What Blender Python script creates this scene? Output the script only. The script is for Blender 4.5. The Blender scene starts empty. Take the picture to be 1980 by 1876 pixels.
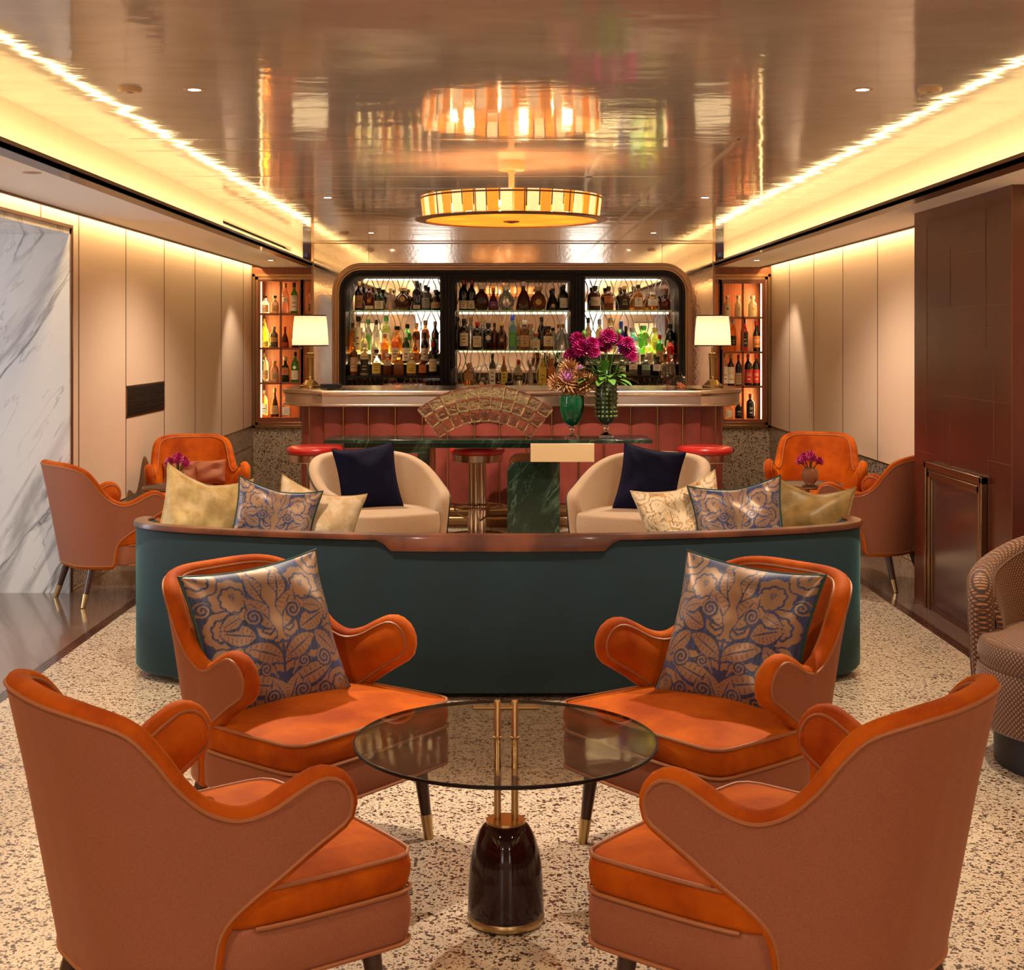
import bpy, bmesh, math, random
from mathutils import Vector, Matrix
from math import sin, cos, pi, sqrt, atan2, radians
random.seed(7)
C = bpy.context.scene.collection
SC = bpy.context.scene
F, CX, CY, H = 2750.0, 968.0, 653.0, 1.55          # focal length in pixels, principal point, eye height

# ------------------------------------------------------------------ camera, exposure, world
cam_d = bpy.data.cameras.new('camera'); cam = bpy.data.objects.new('camera', cam_d); C.objects.link(cam)
cam.location = (0, 0, H); cam.rotation_euler = (pi/2, 0, 0)
cam_d.sensor_width = 36; cam_d.sensor_fit = 'HORIZONTAL'; cam_d.lens = F/1980*36
cam_d.shift_x = (990-CX)/1980; cam_d.shift_y = -(938-CY)/1980
cam_d.clip_start = .05; cam_d.clip_end = 100
SC.camera = cam
SC.view_settings.view_transform = 'Standard'; SC.view_settings.look = 'None'
SC.view_settings.gamma = 1; SC.view_settings.exposure = 1.18
w = bpy.data.worlds.new('world'); SC.world = w; w.use_nodes = True
w.node_tree.nodes['Background'].inputs[0].default_value = (.55, .7, 1, 1)
w.node_tree.nodes['Background'].inputs[1].default_value = .3

WARM = (1, .60, .25); GOLD = (1, .68, .30); SOFT = (1, .82, .62); DAY = (.86, .93, 1)
def area(name, loc, direction, sx, sy, power, col=SOFT, spread=pi):
    d = bpy.data.lights.new(name, 'AREA'); d.shape = 'RECTANGLE'; d.size = sx; d.size_y = sy
    d.energy = power; d.color = col; d.spread = spread
    o = bpy.data.objects.new(name, d); C.objects.link(o); o.location = loc
    o.rotation_euler = Vector(direction).to_track_quat('-Z', 'Y').to_euler(); return o
def spot(name, loc, target, power, angle=60, col=SOFT, r=.03, blend=.5):
    d = bpy.data.lights.new(name, 'SPOT'); d.energy = power; d.color = col; d.spot_size = radians(angle)
    d.spot_blend = blend; d.shadow_soft_size = r
    o = bpy.data.objects.new(name, d); C.objects.link(o); o.location = loc
    o.rotation_euler = (Vector(target)-Vector(loc)).to_track_quat('-Z', 'Y').to_euler(); return o
def point(name, loc, power, col=WARM, r=.03):
    d = bpy.data.lights.new(name, 'POINT'); d.energy = power; d.color = col; d.shadow_soft_size = r
    o = bpy.data.objects.new(name, d); C.objects.link(o); o.location = loc; return o

XL, XR, ZC, ZS = -2.62, 2.85, 2.53, 2.29              # side walls, ceiling, soffit
FL, FR = -2.03, 2.29                                  # cove fascias
LL, LR = -1.93, 2.19                                  # cove lips
YB, YM, YN = 15.0, 14.6, -4.2                         # back wall, mirror wall, wall behind the camera

# coves: LED lines that wash the fascia and ceiling, and the side walls
def strip(name, x, y0, y1, z, direction, wd, power_m, col):
    L = y1-y0
    o = area(name, (x, (y0+y1)/2, z), direction, wd, L, power_m*L, col)
    m = Matrix.Identity(3); zax = -Vector(direction).normalized(); yax = Vector((0, 1, 0)); xax = yax.cross(zax).normalized(); yax = zax.cross(xax)
    o.rotation_euler = Matrix((xax, yax, zax)).transposed().to_euler()
    return o
strip('cove_light', LL-.022, YN, YM, 2.330, (-.1, 0, 1), .02, 1.25, GOLD)
strip('cove_light', LR+.022, YN, YM, 2.330, (.1, 0, 1), .02, 1.25, GOLD)
strip('wall_wash_light', XL+.05, YN, YB-.05, 2.335, (-.12, 0, -1), .03, 2.3, GOLD)
strip('wall_wash_light', XR-.05, YN, YB-.05, 2.335, (.12, 0, -1), .03, 2.3, GOLD)
# daylight from the two windows behind the camera
for x in (-1.6, 2.0): area('window_daylight', (x, YN+.12, 1.6), (0, 1, .7), .8, 1.5, 4.5, DAY)
# recessed spots in the ceiling; the widest cones are added fill
SPOTS = [  # x, y, aim x, aim y, aim z, power, cone
 (-1.21, 5.62, -.60, 4.35, .4, 110, 46), (1.43, 5.62, .60, 4.3, .4, 80, 50),
 (-1.21, 9.95, -.35, 10.7, .8, 90, 60), (1.43, 9.95, .6, 10.7, .8, 90, 60),
 (-1.21, 13.3, -1.21, 13.1, 1, 30, 80), (1.43, 13.3, 1.43, 13.1, 1, 30, 80),
 (-1.21, 1.6, -1.1, 2.4, 0, 45, 130), (1.43, 1.6, 1.3, 2.4, 0, 32, 130), (-1.21, -2.2, -1.2, -2, 0, 100, 140), (1.43, -2.2, 1.4, -2, 0, 100, 140),  # unseen wide rows above and behind the camera, added as fill light
 (-1.21, 5.62, -1.3, 5.8, 0, 75, 140), (1.43, 5.62, 1.5, 5.8, 0, 65, 140), (-1.21, 9.95, -1.3, 9.9, 0, 90, 140), (1.43, 9.95, 1.5, 9.9, 0, 90, 140),  # extra wide beams at the visible fittings, added for ambient fill
]
for x, y, ax, ay, az, p, cone in SPOTS: spot('spot_light', (x, y, ZC-.012), (ax, ay, az), p, cone)

# ------------------------------------------------------------------ materials
def nd(nt, t, **k):
    n = nt.nodes.new(t)
    for a, b in k.items(): setattr(n, a, b)
    return n
def c4(c): return (c[0], c[1], c[2], 1)
def mat(name, col, rough=.5, metal=0, coat=0, sheen=0, trans=0, emit=None, es=0, var=None, bump=None, spec=.5, ior=1.45, aniso=0, scale=(1, 1, 1), sheen_col=None, coat_rough=.05):
    """var=(noise scale, second colour, sharpness)  bump=(scale, strength, distance)"""
    m = bpy.data.materials.new(name); m.use_nodes = True; nt = m.node_tree; b = nt.nodes['Principled BSDF']; I = b.inputs
    I['Base Color'].default_value = c4(col); I['Roughness'].default_value = rough; I['Metallic'].default_value = metal
    I['Coat Weight'].default_value = coat; I['Coat Roughness'].default_value = coat_rough; I['Sheen Weight'].default_value = sheen
    I['Sheen Roughness'].default_value = .35
    if sheen_col: I['Sheen Tint'].default_value = c4(sheen_col)
    I['Transmission Weight'].default_value = trans; I['Specular IOR Level'].default_value = spec; I['IOR'].default_value = ior
    I['Anisotropic'].default_value = aniso
    if emit: I['Emission Color'].default_value = c4(emit); I['Emission Strength'].default_value = es
    if var or bump:
        tc = nd(nt, 'ShaderNodeTexCoord'); mp = nd(nt, 'ShaderNodeMapping'); mp.inputs['Scale'].default_value = scale
        nt.links.new(tc.outputs['Object'], mp.inputs['Vector'])
    if var:
        n = nd(nt, 'ShaderNodeTexNoise'); n.inputs['Scale'].default_value = var[0]; n.inputs['Detail'].default_value = 6; n.inputs['Roughness'].default_value = .6
        r = nd(nt, 'ShaderNodeValToRGB'); s = var[2]
        r.color_ramp.elements[0].position = .5-s; r.color_ramp.elements[1].position = .5+s
        r.color_ramp.elements[0].color = c4(col); r.color_ramp.elements[1].color = c4(var[1])
        nt.links.new(mp.outputs[0], n.inputs['Vector']); nt.links.new(n.outputs['Fac'], r.inputs['Fac']); nt.links.new(r.outputs[0], I['Base Color'])
    if bump:
        n = nd(nt, 'ShaderNodeTexNoise'); n.inputs['Scale'].default_value = bump[0]; n.inputs['Detail'].default_value = 4
        bp = nd(nt, 'ShaderNodeBump'); bp.inputs['Strength'].default_value = bump[1]; bp.inputs['Distance'].default_value = bump[2]
        nt.links.new(mp.outputs[0], n.inputs['Vector']); nt.links.new(n.outputs['Fac'], bp.inputs['Height']); nt.links.new(bp.outputs[0], I['Normal'])
    return m
def srgb(r, g, b):
    f = lambda v: (v/255/12.92 if v/255 <= .04045 else ((v/255+.055)/1.055)**2.4)
    return (f(r), f(g), f(b))

def terrazzo(name, base, layers, rough=.3, coat=0):
    """layers: (scale, threshold, share, colour a, colour b)"""
    m = bpy.data.materials.new(name); m.use_nodes = True; nt = m.node_tree; b = nt.nodes['Principled BSDF']
    b.inputs['Roughness'].default_value = rough; b.inputs['Coat Weight'].default_value = coat; b.inputs['Coat Roughness'].default_value = .06
    tc = nd(nt, 'ShaderNodeTexCoord'); L = nt.links
    n0 = nd(nt, 'ShaderNodeTexNoise'); n0.inputs['Scale'].default_value = 3; n0.inputs['Detail'].default_value = 5
    L.new(tc.outputs['Object'], n0.inputs['Vector'])
    mx = nd(nt, 'ShaderNodeMix', data_type='RGBA'); mx.inputs[6].default_value = c4(base); mx.inputs[7].default_value = c4([v*.86 for v in base]); L.new(n0.outputs['Fac'], mx.inputs[0])
    cur = mx.outputs[2]
    for i, (sc, th, share, ca, cb) in enumerate(layers):
        nz = nd(nt, 'ShaderNodeTexNoise'); nz.inputs['Scale'].default_value = sc*1.3; nz.inputs['Detail'].default_value = 2
        ad = nd(nt, 'ShaderNodeVectorMath', operation='MULTIPLY_ADD'); ad.inputs[1].default_value = (1.1/sc,)*3
        L.new(tc.outputs['Object'], nz.inputs['Vector']); L.new(nz.outputs['Color'], ad.inputs[0]); L.new(tc.outputs['Object'], ad.inputs[2])
        v = nd(nt, 'ShaderNodeTexVoronoi'); v.inputs['Scale'].default_value = sc; L.new(ad.outputs[0], v.inputs['Vector'])
        sp = nd(nt, 'ShaderNodeSeparateColor'); L.new(v.outputs['Color'], sp.inputs[0])
        a = nd(nt, 'ShaderNodeMath', operation='LESS_THAN'); L.new(v.outputs['Distance'], a.inputs[0])
        t = nd(nt, 'ShaderNodeMath', operation='MULTIPLY'); t.inputs[1].default_value = th*1.6; L.new(sp.outputs[1], t.inputs[0]); L.new(t.outputs[0], a.inputs[1])
        g = nd(nt, 'ShaderNodeMath', operation='LESS_THAN'); g.inputs[1].default_value = share; L.new(sp.outputs[0], g.inputs[0])
        k = nd(nt, 'ShaderNodeMath', operation='MULTIPLY'); L.new(a.outputs[0], k.inputs[0]); L.new(g.outputs[0], k.inputs[1])
        cc = nd(nt, 'ShaderNodeMix', data_type='RGBA'); cc.inputs[6].default_value = c4(ca); cc.inputs[7].default_value = c4(cb); L.new(sp.outputs[2], cc.inputs[0])
        m2 = nd(nt, 'ShaderNodeMix', data_type='RGBA'); L.new(k.outputs[0], m2.inputs[0]); L.new(cur, m2.inputs[6]); L.new(cc.outputs[2], m2.inputs[7]); cur = m2.outputs[2]
    L.new(cur, b.inputs['Base Color']); return m

def grain(name, ca, cb, scale, dist, rough, coat=0, wave=6, metal=0, axis='X'):
    m = bpy.data.materials.new(name); m.use_nodes = True; nt = m.node_tree; b = nt.nodes['Principled BSDF']; L = nt.links
    b.inputs['Roughness'].default_value = rough; b.inputs['Coat Weight'].default_value = coat; b.inputs['Metallic'].default_value = metal; b.inputs['Coat Roughness'].default_value = .1
    tc = nd(nt, 'ShaderNodeTexCoord'); mp = nd(nt, 'ShaderNodeMapping'); mp.inputs['Scale'].default_value = scale; L.new(tc.outputs['Object'], mp.inputs[0])
    wv = nd(nt, 'ShaderNodeTexWave'); wv.bands_direction = axis; wv.inputs['Scale'].default_value = wave; wv.inputs['Distortion'].default_value = dist; wv.inputs['Detail'].default_value = 4; wv.inputs['Detail Scale'].default_value = 1.5
    n = nd(nt, 'ShaderNodeTexNoise'); n.inputs['Scale'].default_value = 8; n.inputs['Detail'].default_value = 8
    L.new(mp.outputs[0], wv.inputs[0]); L.new(mp.outputs[0], n.inputs[0])
    ml = nd(nt, 'ShaderNodeMath', operation='MULTIPLY'); L.new(wv.outputs['Fac'], ml.inputs[0]); L.new(n.outputs['Fac'], ml.inputs[1])
    r = nd(nt, 'ShaderNodeValToRGB'); r.color_ramp.elements[0].color = c4(ca); r.color_ramp.elements[1].color = c4(cb); r.color_ramp.elements[1].position = .6
    L.new(ml.outputs[0], r.inputs[0]); L.new(r.outputs[0], b.inputs['Base Color']); return m

def marble(name, base, vein, scale=1.0, rough=.08, rot=(0, 0, 0)):
    m = bpy.data.materials.new(name); m.use_nodes = True; nt = m.node_tree; b = nt.nodes['Principled BSDF']; L = nt.links
    b.inputs['Roughness'].default_value = rough
    tc = nd(nt, 'ShaderNodeTexCoord'); mp = nd(nt, 'ShaderNodeMapping'); mp.vector_type = 'TEXTURE'; mp.inputs['Rotation'].default_value = rot; mp.inputs['Scale'].default_value = (.55/scale, .8/scale, 3.2/scale)
    L.new(tc.outputs['Object'], mp.inputs[0]); cur = None
    for sc, wd, st in ((1.5, .022, .75), (3.2, .012, .45), (.8, .045, .5)):
        n = nd(nt, 'ShaderNodeTexNoise'); n.inputs['Scale'].default_value = sc; n.inputs['Detail'].default_value = 7; n.inputs['Roughness'].default_value = .55; n.inputs['Distortion'].default_value = .4
        L.new(mp.outputs[0], n.inputs[0])
        s = nd(nt, 'ShaderNodeMath', operation='SUBTRACT'); s.inputs[1].default_value = .5; L.new(n.outputs['Fac'], s.inputs[0])
        a = nd(nt, 'ShaderNodeMath', operation='ABSOLUTE'); L.new(s.outputs[0], a.inputs[0])
        mr = nd(nt, 'ShaderNodeMapRange'); mr.inputs[1].default_value = 0; mr.inputs[2].default_value = wd; mr.inputs[3].default_value = st; mr.inputs[4].default_value = 0
        L.new(a.outputs[0], mr.inputs[0])
        if cur is None: cur = mr.outputs[0]
        else:
            x = nd(nt, 'ShaderNodeMath', operation='MAXIMUM'); L.new(cur, x.inputs[0]); L.new(mr.outputs[0], x.inputs[1]); cur = x.outputs[0]
    n2 = nd(nt, 'ShaderNodeTexNoise'); n2.inputs['Scale'].default_value = 2; L.new(mp.outputs[0], n2.inputs[0])
    ml = nd(nt, 'ShaderNodeMath', operation='MULTIPLY'); L.new(cur, ml.inputs[0]); mr = nd(nt, 'ShaderNodeMapRange'); mr.inputs[1].default_value = .42; mr.inputs[2].default_value = .6; L.new(n2.outputs['Fac'], mr.inputs[0]); L.new(mr.outputs[0], ml.inputs[1])
    mx = nd(nt, 'ShaderNodeMix', data_type='RGBA'); mx.inputs[6].default_value = c4(base); mx.inputs[7].default_value = c4(vein); L.new(ml.outputs[0], mx.inputs[0]); L.new(mx.outputs[2], b.inputs['Base Color'])
    return m

def translucent(name, col, amount=.5, es=0, ecol=None, bump=None, rough=.6):
    m = bpy.data.materials.new(name); m.use_nodes = True; nt = m.node_tree; L = nt.links; nt.nodes.remove(nt.nodes['Principled BSDF'])
    out = [n for n in nt.nodes if n.type == 'OUTPUT_MATERIAL'][0]
    p = nd(nt, 'ShaderNodeBsdfPrincipled'); p.inputs['Base Color'].default_value = c4(col); p.inputs['Roughness'].default_value = rough
    if es: p.inputs['Emission Color'].default_value = c4(ecol or col); p.inputs['Emission Strength'].default_value = es
    t = nd(nt, 'ShaderNodeBsdfTranslucent'); t.inputs[0].default_value = c4(col)
    mx = nd(nt, 'ShaderNodeMixShader'); mx.inputs[0].default_value = amount; L.new(p.outputs[0], mx.inputs[1]); L.new(t.outputs[0], mx.inputs[2]); L.new(mx.outputs[0], out.inputs[0])
    if bump:
        tc = nd(nt, 'ShaderNodeTexCoord'); n = nd(nt, 'ShaderNodeTexVoronoi'); n.inputs['Scale'].default_value = bump[0]; L.new(tc.outputs['Object'], n.inputs['Vector'])
        bp = nd(nt, 'ShaderNodeBump'); bp.inputs['Strength'].default_value = bump[1]; bp.inputs['Distance'].default_value = .01
        L.new(n.outputs['Distance'], bp.inputs['Height']); L.new(bp.outputs[0], p.inputs['Normal']); L.new(bp.outputs[0], t.inputs['Normal'])
    return m

MT = {}
MT['velvet'] = mat('orange_velvet', (.52, .105, .004), .7, spec=.12, sheen=.35, sheen_col=(1, .36, .03), var=(4.5, (.27, .036, .002), .16), bump=(60, .15, .002))
MT['cloth'] = mat('copper_cloth', (.33, .115, .062), .6, spec=.25, sheen=.15, sheen_col=(1, .5, .3), var=(260, (.25, .08, .04), .25), bump=(400, .2, .001))
MT['piping'] = mat('copper_piping', (.34, .115, .04), .5)
MT['legwood'] = mat('dark_leg_wood', (.05, .016, .010), .3, coat=.3)
MT['brass'] = mat('aged_brass', (.52, .36, .17), .28, 1)
MT['bronze'] = mat('bronze_metal', (.30, .17, .09), .3, 1)
MT['teal'] = mat('teal_velvet', (.004, .028, .045), .7, sheen=.35, sheen_col=(.3, .75, .75), var=(4, (.003, .018, .030), .2), bump=(80, .15, .002))
MT['walnut'] = grain('walnut_rim', (.075, .018, .008), (.20, .055, .022), (1, .1, 1), 6, .38, coat=.15, wave=3, axis='Y')
MT['redwood'] = grain('cabinet_wood', (.16, .035, .012), (.42, .13, .045), (12, 12, .8), 5, .45, wave=2)
MT['wallcloth'] = mat('wall_cloth', (.70, .53, .40), .75, var=(40, (.63, .47, .35), .3), scale=(1, 6, .5), bump=(90, .2, .002))
MT['joint'] = mat('dark_joint', (.12, .06, .035), .6)
MT['plaster'] = mat('soffit_paint', (.93, .89, .84), .6)
MT['fascia'] = mat('fascia_plaster', (.78, .68, .54), .5, var=(14, (.72, .62, .49), .3), scale=(1, 1, .4))
MT['lip'] = mat('cove_lip_wood', (.10, .035, .018), .35, coat=.2)
MT['terrazzo'] = terrazzo('light_terrazzo', (.66, .55, .42), [(88, .46, .60, (.012, .008, .007), (.09, .035, .02)), (190, .42, .55, (.02, .012, .01), (.18, .09, .05)), (60, .3, .12, (.7, .62, .52), (.62, .5, .4))], .34, .15)
MT['darkterrazzo'] = terrazzo('brown_terrazzo', (.20, .13, .10), [(120, .36, .5, (.20, .15, .11), (.05, .03, .02)), (70, .24, .25, (.32, .25, .19), (.14, .09, .06))], .16, .5)
MT['dado'] = terrazzo('dado_terrazzo', (.42, .33, .26), [(60, .46, .7, (.02, .013, .01), (.10, .05, .035)), (150, .40, .5, (.03, .02, .015), (.18, .1, .07))], .22, .3)
MT['band'] = mat('dark_floor_band', (.035, .014, .010), .15, coat=.4)
MT['mirror'] = mat('antique_mirror', (.72, .62, .52), .06, 1, var=(5, (.62, .52, .42), .2), bump=(30, .04, .004))
MT['clearmirror'] = mat('clear_mirror', (.85, .80, .74), .02, 1)
MT['marble'] = marble('white_marble', (.66, .63, .61), (.08, .065, .06), 1.0, .08, (0, radians(35), 0))
MT['green'] = marble('green_marble', (.010, .020, .013), (.10, .17, .11), 3, .12, (.3, .5, .2))
MT['copper'] = mat('oxblood_copper', (.11, .020, .009), .28, 0, coat=.12, coat_rough=.2, var=(1.6, (.055, .009, .006), .2), scale=(1, 1, .5))
MT['firepanel'] = mat('plum_panel', (.030, .012, .016), .22, coat=.8, coat_rough=.18)
MT['seam'] = mat('copper_seam', (.22, .09, .05), .4, .5)
MT['black'] = mat('black_frame', (.010, .007, .007), .45, spec=.3)
MT['blackmetal'] = mat('blackened_bronze', (.035, .022, .018), .32, .6)
MT['steel'] = mat('brushed_steel', (.62, .50, .40), .22, 1, var=(30, (.52, .42, .34), .3), scale=(1, 1, 20))
MT['chrome'] = mat('polished_chrome', (.72, .62, .52), .1, 1)
MT['barleather'] = mat('rose_leather', (.22, .044, .032), .35, var=(6, (.16, .028, .02), .2), bump=(120, .12, .002))
MT['redleather'] = mat('red_leather', (.40, .012, .012), .32, coat=.15, bump=(150, .06, .001))
MT['cream'] = mat('cream_cloth', (.52, .37, .235), .75, sheen=.15, var=(200, (.44, .31, .195), .3), scale=(1, 1, .2), bump=(250, .2, .001))
MT['navy'] = mat('navy_velvet', (.003, .003, .016), .8, spec=.15, sheen=.03, sheen_col=(.3, .3, .9), var=(6, (.008, .008, .035), .2))
MT['navypipe'] = mat('dark_piping', (.02, .015, .012), .5)
MT['greenpipe'] = mat('green_piping', (.008, .045, .035), .45)
MT['glass'] = mat('clear_glass', (1, .98, .93), .02, trans=1)
MT['yellowglass'] = mat('straw_glass', (.96, .93, .66), .02, trans=1, bump=(22, .6, .02))
MT['greenglass'] = mat('green_glass', (.01, .14, .055), .05, trans=.6)
MT['olive'] = mat('cut_olive_glass', (.05, .08, .04), .06, trans=.5)
MT['plum'] = mat('plum_lacquer', (.020, .004, .006), .06, coat=.3, spec=.35)
MT['stem'] = mat('flower_stem', (.04, .10, .02), .5)
MT['leaf'] = mat('flower_leaf', (.05, .14, .02), .45, var=(20, (.09, .2, .03), .3))
MT['magenta'] = mat('magenta_petal', (.50, .012, .17), .55, var=(40, (.34, .008, .13), .3))
MT['violet'] = mat('violet_thistle', (.42, .15, .55), .6)
MT['gold_petal'] = mat('dried_bract', (.58, .36, .14), .5, var=(30, (.30, .10, .05), .25))
MT['beige'] = mat('beige_enamel', (.56, .38, .22), .35)
MT['lit'] = mat('lit_lens', (1, .9, .7), .5, emit=(1, .86, .65), es=14)
MT['unlit'] = mat('grey_lens', (.35, .27, .22), .4)
MT['led'] = mat('led_strip', (1, .8, .4), .5, emit=(1, .66, .25), es=4)
MT['winlit'] = mat('bright_window', (.8, .9, 1), .5, emit=DAY, es=.6)
MT['rope'] = mat('gold_brocade', (.55, .40, .17), .5, sheen=.3, var=(16, (.40, .26, .09), .12), bump=(40, .3, .004))
MT['ivory'] = mat('ivory_brocade', (.72, .55, .36), .5, sheen=.3, var=(14, (.55, .38, .2), .08), bump=(40, .3, .004))
MT['olivegold'] = mat('olive_gold_brocade', (.30, .19, .06), .45, sheen=.3, var=(14, (.20, .12, .035), .12), bump=(40, .3, .004))
MT['ceiling'] = mat('lacquered_ceiling', (.58, .51, .46), .075, var=(2.2, (.46, .39, .345), .22), scale=(1.1, 1.9, 1), bump=(1.7, .07, .05), ior=1.42)
MT['inlay'] = mat('ceiling_inlay', (.50, .42, .36), .15)
MT['shade'] = translucent('pleated_silk', (.84, .77, .62), .42, .10, (1, .80, .48))
MT['amberpanel'] = translucent('amber_glass', (.84, .42, .06), .45, .3, (1, .50, .07), (90, .6))
MT['clearpanel'] = translucent('textured_glass', (.90, .78, .55), .45, .35, (1, .80, .48), (90, .6))
MT['amberdisc'] = translucent('amber_disc', (.80, .32, .05), .5, .75, (1, .36, .03))
MT['bulb'] = mat('bulb', (1, .9, .7), .5, emit=(1, .82, .5), es=18)

def smoked():
    m = bpy.data.materials.new('smoked_glass'); m.use_nodes = True; nt = m.node_tree; L = nt.links; nt.nodes.remove(nt.nodes['Principled BSDF'])
    out = [n for n in nt.nodes if n.type == 'OUTPUT_MATERIAL'][0]
    tr = nd(nt, 'ShaderNodeBsdfTransparent'); tr.inputs[0].default_value = (.64, .58, .51, 1)
    gl = nd(nt, 'ShaderNodeBsdfGlossy'); gl.inputs['Roughness'].default_value = .01
    fr = nd(nt, 'ShaderNodeFresnel'); fr.inputs[0].default_value = 1.9
    bk = nd(nt, 'ShaderNodeNewGeometry'); iv = nd(nt, 'ShaderNodeMath', operation='SUBTRACT'); iv.inputs[0].default_value = 1; L.new(bk.outputs['Backfacing'], iv.inputs[1])
    fm = nd(nt, 'ShaderNodeMath', operation='MULTIPLY'); L.new(fr.outputs[0], fm.inputs[0]); L.new(iv.outputs[0], fm.inputs[1])
    mx = nd(nt, 'ShaderNodeMixShader'); L.new(fm.outputs[0], mx.inputs[0]); L.new(tr.outputs[0], mx.inputs[1]); L.new(gl.outputs[0], mx.inputs[2]); L.new(mx.outputs[0], out.inputs[0]); return m
MT['smoked'] = smoked()
def thin(name, tint, ior=1.45):
    m = bpy.data.materials.new(name); m.use_nodes = True; nt = m.node_tree; L = nt.links; nt.nodes.remove(nt.nodes['Principled BSDF'])
    out = [n for n in nt.nodes if n.type == 'OUTPUT_MATERIAL'][0]
    tr = nd(nt, 'ShaderNodeBsdfTransparent'); tr.inputs[0].default_value = c4(tint)
    gl = nd(nt, 'ShaderNodeBsdfGlossy'); gl.inputs['Roughness'].default_value = .03
    fr = nd(nt, 'ShaderNodeFresnel'); fr.inputs[0].default_value = ior
    bk = nd(nt, 'ShaderNodeNewGeometry'); iv = nd(nt, 'ShaderNodeMath', operation='SUBTRACT'); iv.inputs[0].default_value = 1; L.new(bk.outputs['Backfacing'], iv.inputs[1])
    fm = nd(nt, 'ShaderNodeMath', operation='MULTIPLY'); L.new(fr.outputs[0], fm.inputs[0]); L.new(iv.outputs[0], fm.inputs[1])
    mx = nd(nt, 'ShaderNodeMixShader'); L.new(fm.outputs[0], mx.inputs[0]); L.new(tr.outputs[0], mx.inputs[1]); L.new(gl.outputs[0], mx.inputs[2]); L.new(mx.outputs[0], out.inputs[0]); return m
MT['thinglass'] = thin('thin_clear_glass', (.93, .90, .84))
MT['shelfglass'] = mat('green_edge_glass', (.62, .85, .72), .08, trans=.75, emit=(.6, 1, .8), es=0)

def attr_mat(name, ca, cb, attr='pattern', rough=.4, sheen=.3, metal_b=.0):
    m = bpy.data.materials.new(name); m.use_nodes = True; nt = m.node_tree; L = nt.links; b = nt.nodes['Principled BSDF']
    b.inputs['Roughness'].default_value = rough; b.inputs['Sheen Weight'].default_value = sheen
    a = nd(nt, 'ShaderNodeAttribute', attribute_name=attr)
    tc = nd(nt, 'ShaderNodeTexCoord'); mp = nd(nt, 'ShaderNodeMapping'); mp.inputs['Scale'].default_value = (160, 6, 6); L.new(tc.outputs['Object'], mp.inputs[0])
    n = nd(nt, 'ShaderNodeTexNoise'); n.inputs['Scale'].default_value = 1; n.inputs['Detail'].default_value = 3; L.new(mp.outputs[0], n.inputs[0])
    r = nd(nt, 'ShaderNodeValToRGB'); r.color_ramp.elements[0].color = c4([v*.45 for v in ca]); r.color_ramp.elements[1].color = c4([v*1.7 for v in ca]); r.color_ramp.elements[0].position = .35; r.color_ramp.elements[1].position = .65; L.new(n.outputs[0], r.inputs[0])
    mx = nd(nt, 'ShaderNodeMix', data_type='RGBA'); L.new(a.outputs['Fac'], mx.inputs[0]); L.new(r.outputs[0], mx.inputs[6]); mx.inputs[7].default_value = c4(cb); L.new(mx.outputs[2], b.inputs['Base Color'])
    ml = nd(nt, 'ShaderNodeMath', operation='MULTIPLY'); ml.inputs[1].default_value = metal_b; L.new(a.outputs['Fac'], ml.inputs[0]); L.new(ml.outputs[0], b.inputs['Metallic'])
    return m
MT['damask'] = attr_mat('blue_damask', (.018, .035, .12), (.30, .175, .10), metal_b=.35)
MT['ivorydamask'] = attr_mat('ivory_damask', (.45, .26, .10), (.80, .62, .40), rough=.5)

def woven():
    m = bpy.data.materials.new('woven_bronze_cloth'); m.use_nodes = True; nt = m.node_tree; L = nt.links; b = nt.nodes['Principled BSDF']
    b.inputs['Roughness'].default_value = .6; b.inputs['Sheen Weight'].default_value = .2
    uv = nd(nt, 'ShaderNodeAttribute', attribute_name='weave'); mp = nd(nt, 'ShaderNodeMapping'); mp.inputs['Rotation'].default_value = (0, 0, radians(45)); mp.inputs['Scale'].default_value = (75, 75, 1)
    L.new(uv.outputs['Vector'], mp.inputs[0])
    ck = nd(nt, 'ShaderNodeTexVoronoi'); ck.distance = 'CHEBYCHEV'; ck.inputs['Randomness'].default_value = .0; ck.inputs['Scale'].default_value = 1; L.new(mp.outputs[0], ck.inputs[0])
    r = nd(nt, 'ShaderNodeValToRGB'); r.color_ramp.interpolation = 'CONSTANT'
    e = r.color_ramp.elements; e[0].color = c4((.42, .19, .07)); e[1].position = .34; e[1].color = c4((.025, .007, .005))
    x = e.new(.18); x.color = c4((.08, .022, .01)); y = e.new(.26); y.color = c4((.26, .10, .04))
    L.new(ck.outputs['Distance'], r.inputs[0]); L.new(r.outputs[0], b.inputs['Base Color']); return m
MT['woven'] = woven()

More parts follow.
